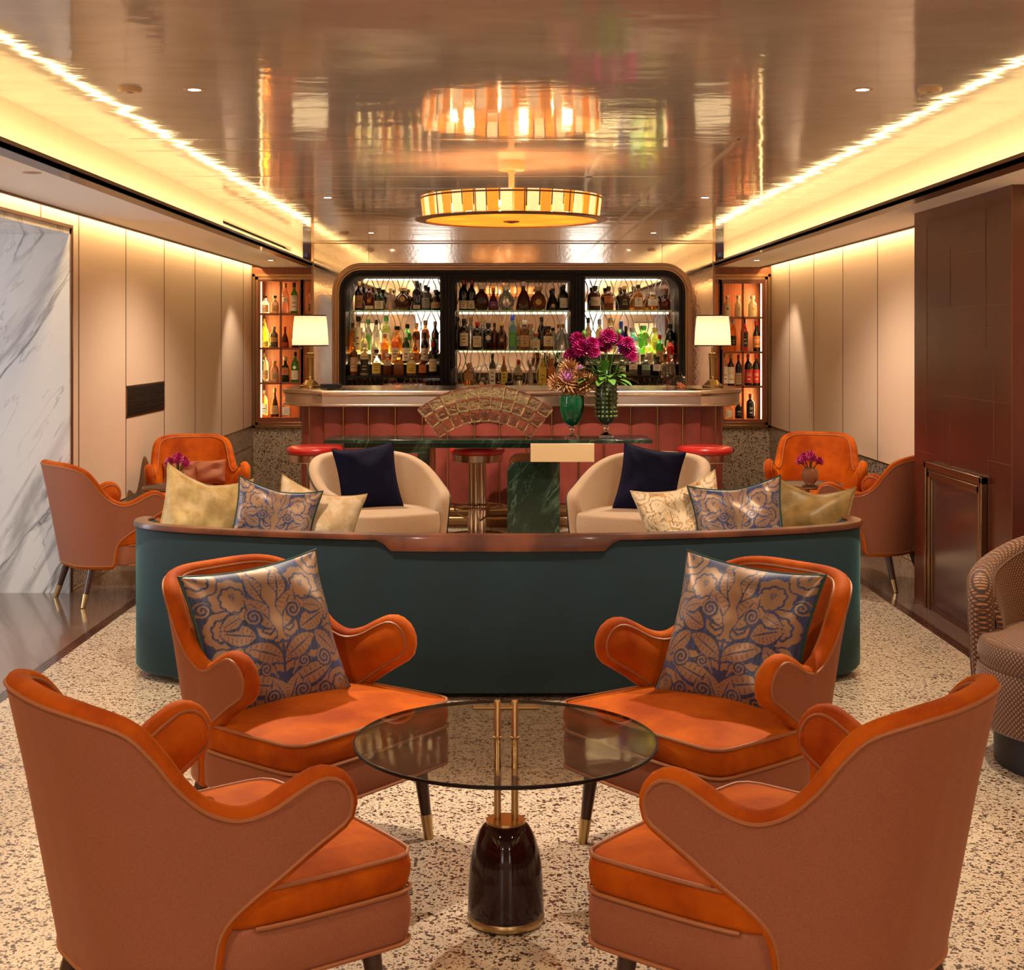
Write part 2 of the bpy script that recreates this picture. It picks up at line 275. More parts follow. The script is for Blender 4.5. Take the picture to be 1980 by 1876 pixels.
# ------------------------------------------------------------------ mesh helpers
class MB:
    def __init__(s): s.v = []; s.f = []
    def add(s, vs, fs):
        o = len(s.v); s.v += [tuple(p) for p in vs]; s.f += [tuple(i+o for i in f) for f in fs]; return s
    def box(s, x0, x1, y0, y1, z0, z1):
        v = [(x, y, z) for z in (z0, z1) for y in (y0, y1) for x in (x0, x1)]
        return s.add(v, [(0, 2, 3, 1), (4, 5, 7, 6), (0, 1, 5, 4), (2, 6, 7, 3), (0, 4, 6, 2), (1, 3, 7, 5)])
    def lathe(s, prof, cx=0, cy=0, cz=0, n=32, rfn=None, cap=True):
        vs = []; fs = []; m = len(prof)
        for i in range(n):
            a = 2*pi*i/n
            for j, (r, z) in enumerate(prof):
                rr = max(r, .00005)*(rfn(a, z) if rfn else 1); vs.append((cx+rr*cos(a), cy+rr*sin(a), cz+z))
        for i in range(n):
            k = (i+1) % n
            for j in range(m-1): fs.append((i*m+j, k*m+j, k*m+j+1, i*m+j+1))
        if cap: fs.append(tuple(i*m for i in range(n))[::-1]); fs.append(tuple(i*m+m-1 for i in range(n)))
        return s.add(vs, fs)
    def tube(s, pts, r, n=8, closed=False, cap=True):
        pts = [Vector(p) for p in pts]; N = len(pts); vs = []; fs = []; up = None
        rr = r if callable(r) else (lambda t: r)
        for i, p in enumerate(pts):
            a = pts[(i-1) % N] if (closed or i) else p; b = pts[(i+1) % N] if (closed or i < N-1) else p
            t = (b-a); t = t.normalized() if t.length > 1e-9 else Vector((0, 0, 1))
            if up is None: up = t.orthogonal().normalized()
            up = (up-t*up.dot(t)); up = up.normalized() if up.length > 1e-6 else t.orthogonal().normalized()
            sd = t.cross(up); q = rr(i/max(1, N-1))
            for k in range(n):
                an = 2*pi*k/n; vs.append(p+up*q*cos(an)+sd*q*sin(an))
        for i in range(N if closed else N-1):
            j = (i+1) % N
            for k in range(n): fs.append((i*n+k, i*n+(k+1) % n, j*n+(k+1) % n, j*n+k))
        if not closed and cap: fs.append(tuple(range(n))[::-1]); fs.append(tuple((N-1)*n+k for k in range(n)))
        return s.add(vs, fs)
    def prism(s, poly, z0, z1, fn=None):
        """poly of (x, y), extruded z0..z1; fn maps (x,y,z) to a point"""
        n = len(poly); fn = fn or (lambda x, y, z: (x, y, z))
        vs = [fn(x, y, z0) for x, y in poly]+[fn(x, y, z1) for x, y in poly]
        fs = [tuple(range(n))[::-1], tuple(range(n, 2*n))]+[(i, (i+1) % n, n+(i+1) % n, n+i) for i in range(n)]
        return s.add(vs, fs)
    def grid(s, rows, closed_u=False, closed_v=False):
        nr, nc = len(rows), len(rows[0]); vs = [p for r in rows for p in r]; fs = []
        for i in range(nr if closed_v else nr-1):
            for j in range(nc if closed_u else nc-1):
                a, b = (i+1) % nr, (j+1) % nc; fs.append((i*nc+j, i*nc+b, a*nc+b, a*nc+j))
        return s.add(vs, fs)
    def rings(s, rings):
        """closed rings stacked, capped"""
        n = len(rings[0]); o = len(s.v); s.grid(rings, closed_u=True)
        s.f.append(tuple(o+i for i in range(n))[::-1]); s.f.append(tuple(o+(len(rings)-1)*n+i for i in range(n))); return s
    def ball(s, c, r, n=12, m=8, sq=(1, 1, 1)):
        return s.add(*ball_data(c, r, n, m, sq))
def ball_data(c, r, n, m, sq):
    vs = [(c[0], c[1], c[2]-r*sq[2])]; fs = []
    for i in range(1, m):
        p = -pi/2+pi*i/m
        for k in range(n): a = 2*pi*k/n; vs.append((c[0]+r*sq[0]*cos(p)*cos(a), c[1]+r*sq[1]*cos(p)*sin(a), c[2]+r*sq[2]*sin(p)))
    vs.append((c[0], c[1], c[2]+r*sq[2])); T = len(vs)-1
    for k in range(n): fs.append((0, 1+(k+1) % n, 1+k)); fs.append((T, 1+(m-2)*n+k, 1+(m-2)*n+(k+1) % n))
    for i in range(m-2):
        for k in range(n): fs.append((1+i*n+k, 1+i*n+(k+1) % n, 1+(i+1)*n+(k+1) % n, 1+(i+1)*n+k))
    return vs, fs

def obj(name, mb, m, parent=None, bevel=0, seg=2, smooth=35, loc=None, rotz=0, recalc=True):
    me = bpy.data.meshes.new(name); me.from_pydata(mb.v, [], mb.f)
    if recalc:
        bm = bmesh.new(); bm.from_mesh(me); bmesh.ops.recalc_face_normals(bm, faces=bm.faces); bm.to_mesh(me); bm.free()
    if smooth:
        me.polygons.foreach_set('use_smooth', [True]*len(me.polygons)); me.set_sharp_from_angle(angle=radians(smooth))
    me.materials.append(MT[m] if isinstance(m, str) else m)
    o = bpy.data.objects.new(name, me); C.objects.link(o)
    if parent: o.parent = parent
    if loc: o.location = loc
    o.rotation_euler.z = rotz
    if bevel:
        b = o.modifiers.new('edge', 'BEVEL'); b.width = bevel; b.segments = seg; b.limit_method = 'ANGLE'; b.angle_limit = radians(40); b.harden_normals = False
    return o
def tag(o, label, cat, group=None):
    o['label'] = label; o['category'] = cat
    if group: o['group'] = group
    return o
def thing(name, label, cat, loc=(0, 0, 0), rotz=0, group=None):
    o = bpy.data.objects.new(name, None); C.objects.link(o); o.location = loc; o.rotation_euler.z = rotz; o.empty_display_size = .1
    return tag(o, label, cat, group)
def struct(name, mb, m, bevel=0, smooth=35):
    o = obj(name, mb, m, bevel=bevel, smooth=smooth); o['kind'] = 'structure'; return o
def dup(root, loc, rotz, label, group=None):
    def cp(o, par):
        c = o.copy(); C.objects.link(c); c.parent = par
        if par is not None and par is not o.parent: c.matrix_parent_inverse = o.matrix_parent_inverse.copy()
        for ch in kids[o.name]: cp(ch, c)
        return c
    kids = {}
    def walk(o):
        kids[o.name] = list(o.children)
        for ch in o.children: walk(ch)
    walk(root); r = cp(root, None); r.location = loc; r.rotation_euler.z = rotz; r['label'] = label
    if group: r['group'] = group
    return r
def arc(cx, cy, r, a0, a1, n): return [(cx+r*cos(a0+(a1-a0)*i/n), cy+r*sin(a0+(a1-a0)*i/n)) for i in range(n+1)]
def rrect(x0, x1, y0, y1, r, n=6):
    return arc(x1-r, y1-r, r, 0, pi/2, n)+arc(x0+r, y1-r, r, pi/2, pi, n)+arc(x0+r, y0+r, r, pi, 1.5*pi, n)+arc(x1-r, y0+r, r, 1.5*pi, 2*pi, n)
def catmull(P, n, closed=False):
    """smooth curve through the points, resampled to n points of equal spacing"""
    P = [Vector(p) for p in P]; out = []; N = len(P)
    for i in range(N if closed else N-1):
        if closed: a, b, c, d = P[i-1], P[i], P[(i+1) % N], P[(i+2) % N]
        else: b, c = P[i], P[i+1]; a = P[i-1] if i else b*2-c; d = P[i+2] if i+2 < N else c*2-b
        for k in range(16):
            t = k/16; out.append(.5*((2*b)+(c-a)*t+(2*a-5*b+4*c-d)*t*t+(3*b-a-3*c+d)*t**3))
    if not closed: out.append(P[-1])
    else: out.append(out[0].copy())
    L = [0]
    for i in range(1, len(out)): L.append(L[-1]+(out[i]-out[i-1]).length)
    res = []; j = 0; M_ = n if closed else n-1
    for i in range(n):
        s = L[-1]*i/M_
        while j < len(L)-2 and L[j+1] < s: j += 1
        t = (s-L[j])/max(1e-9, L[j+1]-L[j]); res.append(out[j].lerp(out[j+1], min(1, max(0, t))))
    return res
def P(px, py, D): return ((px-CX)*D/F, D, H-(py-CY)*D/F)
def WX(px, D): return (px-CX)*D/F
def WZ(py, D): return H-(py-CY)*D/F
def text(s, size, loc, parent, m, rot=(pi/2, 0, 0), name='lettering'):
    cu = bpy.data.curves.new('lettering', 'FONT'); cu.body = s; cu.size = size; cu.align_x = 'CENTER'; cu.align_y = 'CENTER'; cu.extrude = .0004; cu.resolution_u = 2
    t = bpy.data.objects.new('t', cu); C.objects.link(t); dg = bpy.context.evaluated_depsgraph_get()
    me = bpy.data.meshes.new_from_object(t.evaluated_get(dg)); bpy.data.objects.remove(t); me.materials.clear(); me.materials.append(MT[m])
    o = bpy.data.objects.new(name, me); C.objects.link(o); o.parent = parent; o.location = loc; o.rotation_euler = rot; return o
MT['orangewood'] = mat('orange_wood', (.42, .13, .03), .35, coat=.2)
MT['oliveknob'] = mat('olive_glass_facet', (.16, .24, .09), .08, trans=.35)
MT['cutglass'] = mat('amber_cut_glass', (.75, .42, .25), .1, trans=.6, bump=(60, .5, .004))
MT['antiquegold'] = mat('antique_gold', (.30, .18, .06), .32, 1)
MT['lightstep'] = mat('frosted_step', (.75, .72, .6), .35, trans=.3)
MT['doorwood'] = mat('red_door_wood', (.17, .035, .018), .35, coat=.3)
MT['thinglass2'] = thin('tinted_clear_glass', (.80, .72, .60), 1.8)
MT['white_ink'] = mat('white_ink', (.8, .75, .65), .6)
MT['red_ink'] = mat('red_ink', (.5, .04, .03), .6)
MT['lattice'] = mat('silver_wire', (.55, .49, .43), .35, .85)
MT['palebrass'] = mat('pale_brushed_brass', (.74, .56, .32), .42, .45)
# ------------------------------------------------------------------ the room
OY0, OY1, OZ = 6.0, 8.66, 2.18                        # doorway in the left wall
struct('floor', MB().box(-2.12, 2.27, YN, YB+.4, -.1, 0), 'terrazzo')
f2 = MB(); f2.box(-5.2, -2.18, YN, YB+.4, -.1, 0); struct('floor', f2, 'darkterrazzo')
struct('floor', MB().box(2.33, XR+.3, YN, YB+.4, -.1, 0), 'darkterrazzo')
for x in (-2.18, 2.27):
    struct('trim_1', MB().box(x, x+.06, YN, YB+.4, -.1, .0004), 'band')
    ln = MB()
    for k in (.012, .030, .048): ln.box(x+k-.0012, x+k+.0012, YN, YB, -.05, .0012)
    struct('trim_2', ln, 'seam')
# main ceiling, fascias, lips, soffits
struct('ceiling', MB().box(FL-.15, FR+.15, YN, YM+.6, ZC, ZC+.1), 'ceiling')
for s, X, L_ in ((-1, FL, LL), (1, FR, LR)):
    a, b = sorted((X, X+s*.06)); fm = MB()
    if s < 0:
        y0, y1 = 10.4, 13.8; fm.box(a, b, YN, y0, ZS+.02, ZC).box(a, b, y1, YM, ZS+.02, ZC).box(a, b, y0, y1, ZS+.02, 2.385).box(a, b, y0, y1, 2.43, ZC)
        struct('trim_3', MB().box(a-.02, a, y0-.02, y1+.02, 2.37, 2.44), 'black')
    else: fm.box(a, b, YN, YM, ZS+.02, ZC)
    struct('trim_4', fm, 'fascia')
    a, b = sorted((L_, X)); lm = MB().box(a, b, YN, YM+.02, ZS, ZS+.02)
    a, b = sorted((L_, L_+s*.012)); lm.box(a, b, YN, YM+.02, ZS, ZS+.038); struct('trim_5', lm, 'lip')
    w_ = XL if s < 0 else XR
    a, b = sorted((X, w_-s*.10)); struct('ceiling', MB().box(a, b, YN, YB+.4, ZS, ZS+.03), 'plaster')
    a, b = sorted((w_-s*.10, w_-s*.115)); struct('trim_6', MB().box(a, b, YN, YB, ZS-.012, ZS+.04), 'lip')
    a, b = sorted((X+s*.06, w_+s*.1)); struct('ceiling', MB().box(a, b, YN, YB+.4, 2.42, 2.46), 'plaster')
# inlaid bands in the ceiling
inl = MB()
def band_y(px0, px1, py, wd=.05):
    D = .98*F/(653-py); inl.box(WX(px0, D), WX(px1, D), D, D+wd, ZC-.0012, ZC)
def band_x(X, D0, D1, wd=.035): inl.box(X, X+wd, D0, D1, ZC-.0012, ZC)
band_y(250, 1432, 268); band_y(262, 1143, 292, .02); band_y(350, 1283, 341); band_y(390, 1060, 364); band_y(400, 1300, 387)
band_x(1.17, 7.0, YM); band_x(.98, 8.6, YM); band_x(.52, 7.6, 9.2)
struct('trim_7', inl, 'inlay')
# side walls
def wall_x(X, th, y0, y1, z0, z1, seams, name, s):
    a, b = sorted((X, X+s*th)); struct(name, MB().box(a, b, y0, y1, z0, z1), 'wallcloth')
    for D in seams:
        a, b = sorted((X, X-s*.003)); struct('trim_8', MB().box(a, b, D-.004, D+.004, z0, z1), 'joint')
wall_x(XL, .15, OY1, YB, .43, 2.45, [8.83, 9.94, 11.07, 12.19, 13.34, 14.47], 'wall_left', -1)
wall_x(XL, .15, OY0, OY1, OZ+.045, 2.45, [8.1, 6.9], 'wall_left', -1)
wall_x(XL, .15, YN, OY0, .43, 2.45, [4.8, 3.6, 2.4, 1.2, 0, -1.2, -2.4], 'wall_left', -1)
wall_x(XR, .15, YN, YB, .62, 2.45, [14.03, 12.94, 11.84, 10.75, 9.65, 5.5, 4.4, 3.3, 2.2, 1.1, 0, -1.1], 'wall_right', 1)
for s, X, y0, y1, z in ((-1, XL, OY1, 13.34, .43), (-1, XL, 13.34, YB, .62), (-1, XL, YN, OY0, .43), (1, XR, YN, YB, .62)):
    a, b = sorted((X-s*.004, X+s*.15)); struct('baseboard_left' if s < 0 else 'baseboard_right', MB().box(a, b, y0, y1, 0, z), 'dado')
    a, b = sorted((X-s*.009, X)); struct('trim_9', MB().box(a, b, y0, y1, z-.004, z+.004).box(a, b, y0, y1, 0, .006), 'brass')
struct('trim_9', MB().box(XL, XL+.008, 13.34, YB, .405, .412), 'joint')
# marble-lined doorway on the left
am = MB().box(-5.0, XL+.004, OY1-.03, OY1, 0, OZ+.03)
struct('wall_doorway', am, 'marble')
struct('wall_doorway', MB().box(-5.0, XL+.004, OY0-.02, OY0+.01, 0, OZ+.03), 'marble')
struct('ceiling', MB().box(-5.0, XL+.004, OY0, OY1, OZ, OZ+.04), 'marble')
struct('trim_10', MB().box(XL-.02, XL+.012, OY0-.06, OY1+.02, OZ+.035, OZ+.055).box(XL-.02, XL+.012, OY1, OY1+.02, 0, OZ+.04), 'lip')
area('alcove_daylight', (-4.6, 6.9, 1.4), (1, .45, 0), 1.0, 1.8, 20, DAY)
struct('wall_alcove', MB().box(-5.1, -5.0, OY0, OY1, 0, OZ+.05), 'plaster')
# back wall, dado, mirror wall
struct('wall_back', MB().box(XL-.1, XR+.1, YB+.38, YB+.48, 0, ZC+.1), 'redwood')
struct('baseboard_back', MB().box(XL, XR, YB-.004, YB+.2, 0, .60), 'dado')
struct('trim_9', MB().box(XL, XL+.012, YB-.012, YB, 0, .62).box(XR-.012, XR, YB-.012, YB, 0, .62), 'brass')
struct('wall_back', MB().box(XL, LL, YB-.02, YB+.1, 2.22, ZS).box(LR, XR, YB-.02, YB+.1, 2.22, ZS), 'redwood')
# back-bar opening
BX0, BX1, BZ = WX(644, YM), WX(1337, YM), 2.31
def arch(off, r=.30, n=10, z0=1.0):
    x0, x1, z1 = BX0+off, BX1-off, BZ-off; r = max(.04, r-off)
    return [(x0, z0)]+[(x0+r-r*cos(pi/2*i/n), z1-r+r*sin(pi/2*i/n)) for i in range(n+1)]+[(x1-r+r*sin(pi/2*i/n), z1-r+r*cos(pi/2*i/n)) for i in range(n+1)]+[(x1, z0)]
def arch_band(o1, o2, y0, y1):
    a, b = arch(o1), arch(o2); m = MB(); n = len(a)
    rows = [[(p[0], y0, p[1]) for p in a], [(p[0], y0, p[1]) for p in b], [(p[0], y1, p[1]) for p in b], [(p[0], y1, p[1]) for p in a]]
    m.grid(rows, closed_v=True); return m
mir = MB(); a = arch(0); n = len(a)
top = [(LL, 1.0)]+[(LL, BZ-.30+(ZC-BZ+.30)*i/10) for i in range(11)]
top = [(LL, 1.0)]+[(LL, ZC) if i >= 5 else (LL, 2.0+(ZC-2.0)*i/5) for i in range(11)]+[(LR, ZC) if i <= 5 else (LR, ZC-(ZC-2.0)*(i-5)/5) for i in range(11)]+[(LR, 1.0)]
mir.grid([[(p[0], YM, p[1]) for p in top], [(p[0], YM, p[1]) for p in a]])
mir.grid([[(p[0], YM+.03, p[1]) for p in top], [(p[0], YM+.03, p[1]) for p in a]])
mr_ = obj('wall_mirror', mir, 'mirror', smooth=0); mr_['kind'] = 'structure'
struct('wall_mirror', MB().box(LL, BX0+.4, YM, YM+.03, 0, 1.0).box(BX1-.4, LR, YM, YM+.03, 0, 1.0), 'mirror')
struct('trim_11', MB().box(LL-.012, LL+.012, YM-.015, YM+.4, 0, ZC).box(LR-.012, LR+.012, YM-.015, YM+.4, 0, ZC)
       .box(LL, LR, YM-.012, YM, ZC-.018, ZC-.006).box(WX(713, YM)-.002, WX(713, YM)+.002, YM-.003, YM, BZ, ZC).box(WX(1280, YM)-.002, WX(1280, YM)+.002, YM-.003, YM, BZ, ZC), 'bronze')
# room behind the camera
wn = MB().box(XL-.2, XR+.2, YN-.1, YN, 0, .8).box(XL-.2, XR+.2, YN-.1, YN, 2.4, ZC+.1).box(XL-.2, -2.05, YN-.1, YN, .8, 2.4).box(-1.15, 1.55, YN-.1, YN, .8, 2.4).box(2.45, XR+.2, YN-.1, YN, .8, 2.4)
struct('wall_front', wn, 'wallcloth')
for i, x in enumerate((-1.6, 2.0)):
    o = struct('window_%d' % (i+1), MB().box(x-.45, x+.45, YN-.08, YN-.06, .8, 2.4), 'winlit')
    g = MB()
    for k in range(4): g.box(x-.45+.3*k-.012, x-.45+.3*k+.012, YN-.05, YN-.02, .8, 2.4)
    for k in range(5): g.box(x-.45, x+.45, YN-.05, YN-.02, .8+.4*k-.012, .8+.4*k+.012)
    struct('trim_12', g, 'plaster')

# wall grille
g = thing('wall_grille', 'dark rectangular louvred vent grille set in the left wall', 'vent', (XL, 10.5, 1.1))
obj('frame', MB().box(-.01, .008, -.56, .56, -.112, -.10).box(-.01, .008, -.56, .56, .10, .112).box(-.01, .008, -.56, -.548, -.112, .112).box(-.01, .008, .548, .56, -.112, .112), 'bronze', g)
sl = MB().box(-.02, .001, -.55, .55, -.105, .105)
for k in range(15): z = -.098+.014*k; sl.add([(.001, -.55, z), (.001, .55, z), (.009, .55, z+.006), (.009, -.55, z+.006), (.001, -.55, z+.009), (.001, .55, z+.009)], [(0, 1, 2, 3), (3, 2, 5, 4)])
obj('louvres', sl, 'blackmetal', g)

# ceiling fittings
ORD = ['first', 'second', 'third', 'fourth', 'fifth', 'sixth', 'seventh', 'eighth', 'ninth', 'tenth', 'eleventh', 'twelfth', 'thirteenth', 'fourteenth', 'fifteenth', 'sixteenth', 'seventeenth', 'eighteenth', 'nineteenth', 'twentieth', 'twenty-first', 'twenty-second']
def downlight(x, y, z, label, lit=True):
    t = thing('downlight', label, 'ceiling light', (x, y, z), 0, 'small round lights in the ceiling')
    obj('trim_ring', MB().lathe([(.026, -.002), (.040, -.003), (.043, 0), (.026, 0)], n=24, cap=False), 'beige', t)
    obj('lamp', MB().lathe([(.0, -.0025), (.026, -.001), (.026, 0)], n=16), 'lit' if lit else 'unlit', t)
rows = {1.6: 'added for fill just behind the near chairs', -2.2: 'added for fill by the windows', 5.62: 'above the sofa', 9.95: 'level with the console table', 13.3: 'near the mirror wall'}  # first two rows are unseen fittings added to carry the fill spots
for y, wd in rows.items():
    downlight(-1.21, y, ZC, 'lit round ceiling spot on the left, %s' % wd); downlight(1.43, y, ZC, 'lit round ceiling spot on the right, %s' % wd)
    if y < 5: continue
    for x, sd in ((-1.46, 'left'), (1.69, 'right')):
        t = thing('smoke_detector', 'flat unlit disc beside the %s ceiling spot %s' % (sd, wd), 'detector', (x, y-.02, ZC), 0, 'unlit discs in the ceiling')
        obj('body', MB().lathe([(0, -.014), (.04, -.014), (.046, -.008), (.048, 0)], n=24), 'beige', t)
        obj('sensor', MB().lathe([(0, -.017), (.012, -.017), (.014, -.013)], n=12), 'unlit', t)
downlight(-2.1, 6.37, ZS, 'small round spot in the lower left side ceiling', False)
for x, y in ((-2.2, 13.6), (2.45, 13.6)):
    downlight(x, y, ZS, 'small spot in the lower %s side ceiling before the bottle cabinet' % ('left' if x < 0 else 'right'))
    spot('soffit_spot_light', (x, y, ZS-.02), (x, y+.6, 0), 22, 90)
# ------------------------------------------------------------------ upholstered shells, cushions, chairs
def half_path(ctrl):
    pts = catmull([(x, y, 0) for x, y in ctrl], 120); s = [0]
    for i in range(1, 120): s.append(s[-1]+(pts[i]-pts[i-1]).length)
    def at(q):
        if q <= 0: i, t = 0, q/(s[1]-s[0])
        elif q >= s[-1]: i, t = 118, (q-s[118])/(s[119]-s[118])
        else:
            i = 0
            while s[i+1] < q: i += 1
            t = (q-s[i])/(s[i+1]-s[i])
        p = pts[i]+(pts[i+1]-pts[i])*t; d = pts[min(119, i+2)]-pts[max(0, i-1)]; d.normalize()
        return p, d, Vector((-d.y, d.x, 0))
    return at, s[-1]
def shell(root, ctrl, T, B, t, lean, zref, outer, inner, pipe, N=44, M_=14, pad=.02, prad=.0045, names=('outer_shell', 'inner_shell', 'piping'), bulge=.45, inpipe=True):
    at, L = half_path(ctrl); T = catmull([(a, b, 0) for a, b in T], N); B = catmull([(a, b, 0) for a, b in B], N)
    def pos(s, z, side, off=0):
        p, d, n = at(abs(s)); k = lean(abs(s), z)
        q = p+n*(k-off); return Vector((q.x*side, q.y, z))
    idx = [(i, -1) for i in range(N-1, 0, -1)]+[(i, 1) for i in range(N)]
    ro, ri = [], []
    for v in range(M_+1):
        f = v/M_; a, b = [], []
        for i, sd in idx:
            s = B[i].x+(T[i].x-B[i].x)*f; z = B[i].y+(T[i].y-B[i].y)*f
            a.append(pos(s, z, sd)); b.append(pos(s, z, sd, t+pad*sin(pi*f)*(1 if i < N-3 else .3)))
        ro.append(a); ri.append(b)
    so = obj(names[0], MB().grid(ro), outer, root, recalc=True)
    im = MB().grid(ri)
    bd = [(B[i], sd) for i, sd in idx][::-1] ; bd = [(T[i], sd) for i, sd in idx][:-1]+[(B[i], sd) for i, sd in idx[::-1]][:-1]
    n = len(bd); rim = []; eo, ei = [], []
    for j in range(n):
        q, sd = bd[j]; s2 = lambda e: Vector((e[0].x*e[1], e[0].y, 0))
        tg = s2(bd[(j+1) % n])-s2(bd[j-1]); tg = tg.normalized() if tg.length > 1e-8 else Vector((1, 0, 0)); nn = Vector((-tg.y, tg.x, 0))
        p, d, _ = at(abs(q.x)); d3 = Vector((d.x*sd, d.y, 0))*sd   # direction of growing signed s
        g = d3*nn.x+Vector((0, 0, 1))*nn.y
        O = pos(q.x, q.y, sd); I = pos(q.x, q.y, sd, t); c = (O+I)/2; h = (O-I)/2; b = h.length*2*bulge
        rim.append([c+h*cos(pi*k/8)+g*b*sin(pi*k/8) for k in range(9)]); eo.append(O+g*.001); ei.append(I+g*.001)
    im.grid(rim, closed_v=True)
    si = obj(names[1], im, inner, root)
    pm = MB()
    if prad:
        pm.tube([tuple(x) for x in eo], prad, 6, closed=True)
        if inpipe: pm.tube([tuple(x) for x in ei], prad, 6, closed=True)
        obj(names[2], pm, pipe, root)
    return so, si
def sc_poly(poly, k, cx=0, cy=0): return [(cx+(x-cx)*k, cy+(y-cy)*k) for x, y in poly]
def cushion(name, poly, z0, z1, crown, m, parent, r=.02, c=(0, 0)):
    rg = []
    def ring(inset, z): 
        k = 1-inset/.33; return [(x, y, z) for x, y in sc_poly(poly, k, *c)]
    for a in range(4): an = pi/2*a/3; rg.append(ring(r*(1-sin(an)), z0+r*(1-cos(an))))
    for f in (.25, .5, .75): rg.append([(x, y, z0+r+(z1-z0-2*r)*f) for x, y in sc_poly(poly, 1+.012*sin(pi*f), *c)])
    for a in range(4): an = pi/2*a/3; rg.append(ring(r*(1-cos(an)), z1-r+r*sin(an)))
    for f in (.08, .16, .28, .42, .6, .8, .97): rg.append([(x, y, z1+crown*(1-(1-f)**2.2)) for x, y in sc_poly(poly, 1-r/.33-f*(1-r/.33), *c)])
    return obj(name, MB().rings(rg), m, parent)
def legmesh(x, y, z1, dx, dy, r0=.024, r1=.013, z0=0.0, zs=None):
    m = MB(); return m.tube([(x+dx*t_, y+dy*t_, z1+(z0-z1)*t_) for t_ in (0, .5, 1)], lambda t_: r0+(r1-r0)*t_, 12)

CH_PATH = [(0, .278), (.115, .270), (.203, .232), (.266, .155), (.304, .055), (.328, -.03), (.342, -.12), (.352, -.21)]
CH_T = [(0.000, 0.812), (0.116, 0.812), (0.182, 0.803), (0.240, 0.775), (0.283, 0.72), (0.325, 0.655), (0.375, 0.605), (0.440, 0.578), (0.505, 0.588), (0.565, 0.618), (0.615, 0.638), (0.655, 0.63), (0.681, 0.6), (0.685, 0.572)]
CH_B = [(0.000, 0.235), (0.141, 0.235), (0.265, 0.235), (0.365, 0.235), (0.390, 0.238), (0.397, 0.28), (0.405, 0.335), (0.427, 0.375), (0.475, 0.415), (0.535, 0.455), (0.595, 0.495), (0.645, 0.525), (0.677, 0.546), (0.685, 0.572)]
def ch_lean(s, z):
    k = .18 if s < .18 else .18-(s-.18)/.25*.12 if s < .43 else .065
    u = z-.40; return k*u+(.03 if s < .35 else .03*max(0, 1-(s-.35)/.25))*max(0, z-.62)
def make_armchair(label, tufted=False):
    t = thing('armchair', label, 'armchair', group='orange velvet armchairs with copper backs')
    shell(t, CH_PATH, CH_T, CH_B, .052, ch_lean, .4, 'cloth', 'velvet', 'piping')
    right = [(.0, .20), (.10, .19), (.17, .155), (.228, .10), (.268, .06), (.300, .03), (.317, -.01), (.326, -.07), (.331, -.14), (.335, -.25)]+[(.336-.05+.05*cos(a), -.34-.05*sin(a)) for a in (0, pi/8, pi/4, 3*pi/8, pi/2)]+[(.2, -.395), (.1, -.398)]
    poly = right+[(0, -.399)]+[(-x, y) for x, y in right[::-1]][:-1]
    poly = [(p.x, p.y) for p in catmull([(x, y, 0) for x, y in poly], 72, closed=True)]
    inner = poly
    cushion('seat_cushion', inner, .348, .430, .030, 'velvet', t, .014)
    cushion('seat_base', poly, .235, .350, 0, 'cloth', t, .012)
    pm = MB(); fr = [(x, y) for x, y in inner if y < .02]; fr.sort(key=lambda p: atan2(p[1]-.1, p[0]))
    for z, k in ((.427, 1.0), (.350, 1.008)): pm.tube([(x*k, y*k, z) for x, y in fr], .005, 6)
    pm.tube([(x*1.005, y*1.003, .237) for x, y in fr], .005, 6)
    obj('seat_piping', pm, 'piping', t)
    for x, y, dx, dy in ((-.265, -.31, -.012, -.03), (.265, -.31, .012, -.03), (-.18, .16, -.035, .07), (.18, .16, .035, .07)):
        lg = obj('leg', legmesh(x, y, .24, dx, dy), 'legwood', t)
        zs = .075; f = 1-zs/.24
        obj('foot_cap', MB().tube([(x+dx*f, y+dy*f, zs), (x+dx, y+dy, 0)], lambda q: .0185-.004*q, 12), 'brass', lg)
    if tufted:
        b = MB()
        for x in (-.13, 0, .13): b.ball((x, .283-.052-.018+.235*.28+.012, .68), .011, 10, 6, (1, .6, 1))
        obj('tuft_button', b, 'velvet', t)
    return t
def face(fx, fy): return atan2(fy, fx)+pi/2
ch = make_armchair('orange velvet armchair in the near left corner, seen from behind')
ch.location = (-.695, 3.13, 0); ch.rotation_euler.z = face(.79, .615)
dup(ch, (.690, 3.10, 0), face(-.76, .65), 'orange velvet armchair in the near right corner, seen from behind')
dup(ch, (-.66, 4.39, 0), face(.79, -.61), 'orange velvet armchair left of the glass table, facing it, with a blue damask pillow')
dup(ch, (.69, 4.35, 0), face(-.79, -.61), 'orange velvet armchair right of the glass table, facing it, with a blue damask pillow')
dup(ch, (-2.34, 8.45, 0), face(.79, .61), 'orange armchair seen from behind beside the marble doorway at the left')
dup(ch, (2.35, 8.95, 0), face(-.79, .61), 'orange armchair half hidden by the dark copper chimney breast')
tc_ = make_armchair('orange tufted armchair against the left wall under the vent grille', True)
tc_.location = (-2.20, 10.25, 0); tc_.rotation_euler.z = face(.30, -.95)
dup(tc_, (2.33, 10.5, 0), face(-.25, -.97), 'orange tufted armchair against the pale right wall behind a round side table')

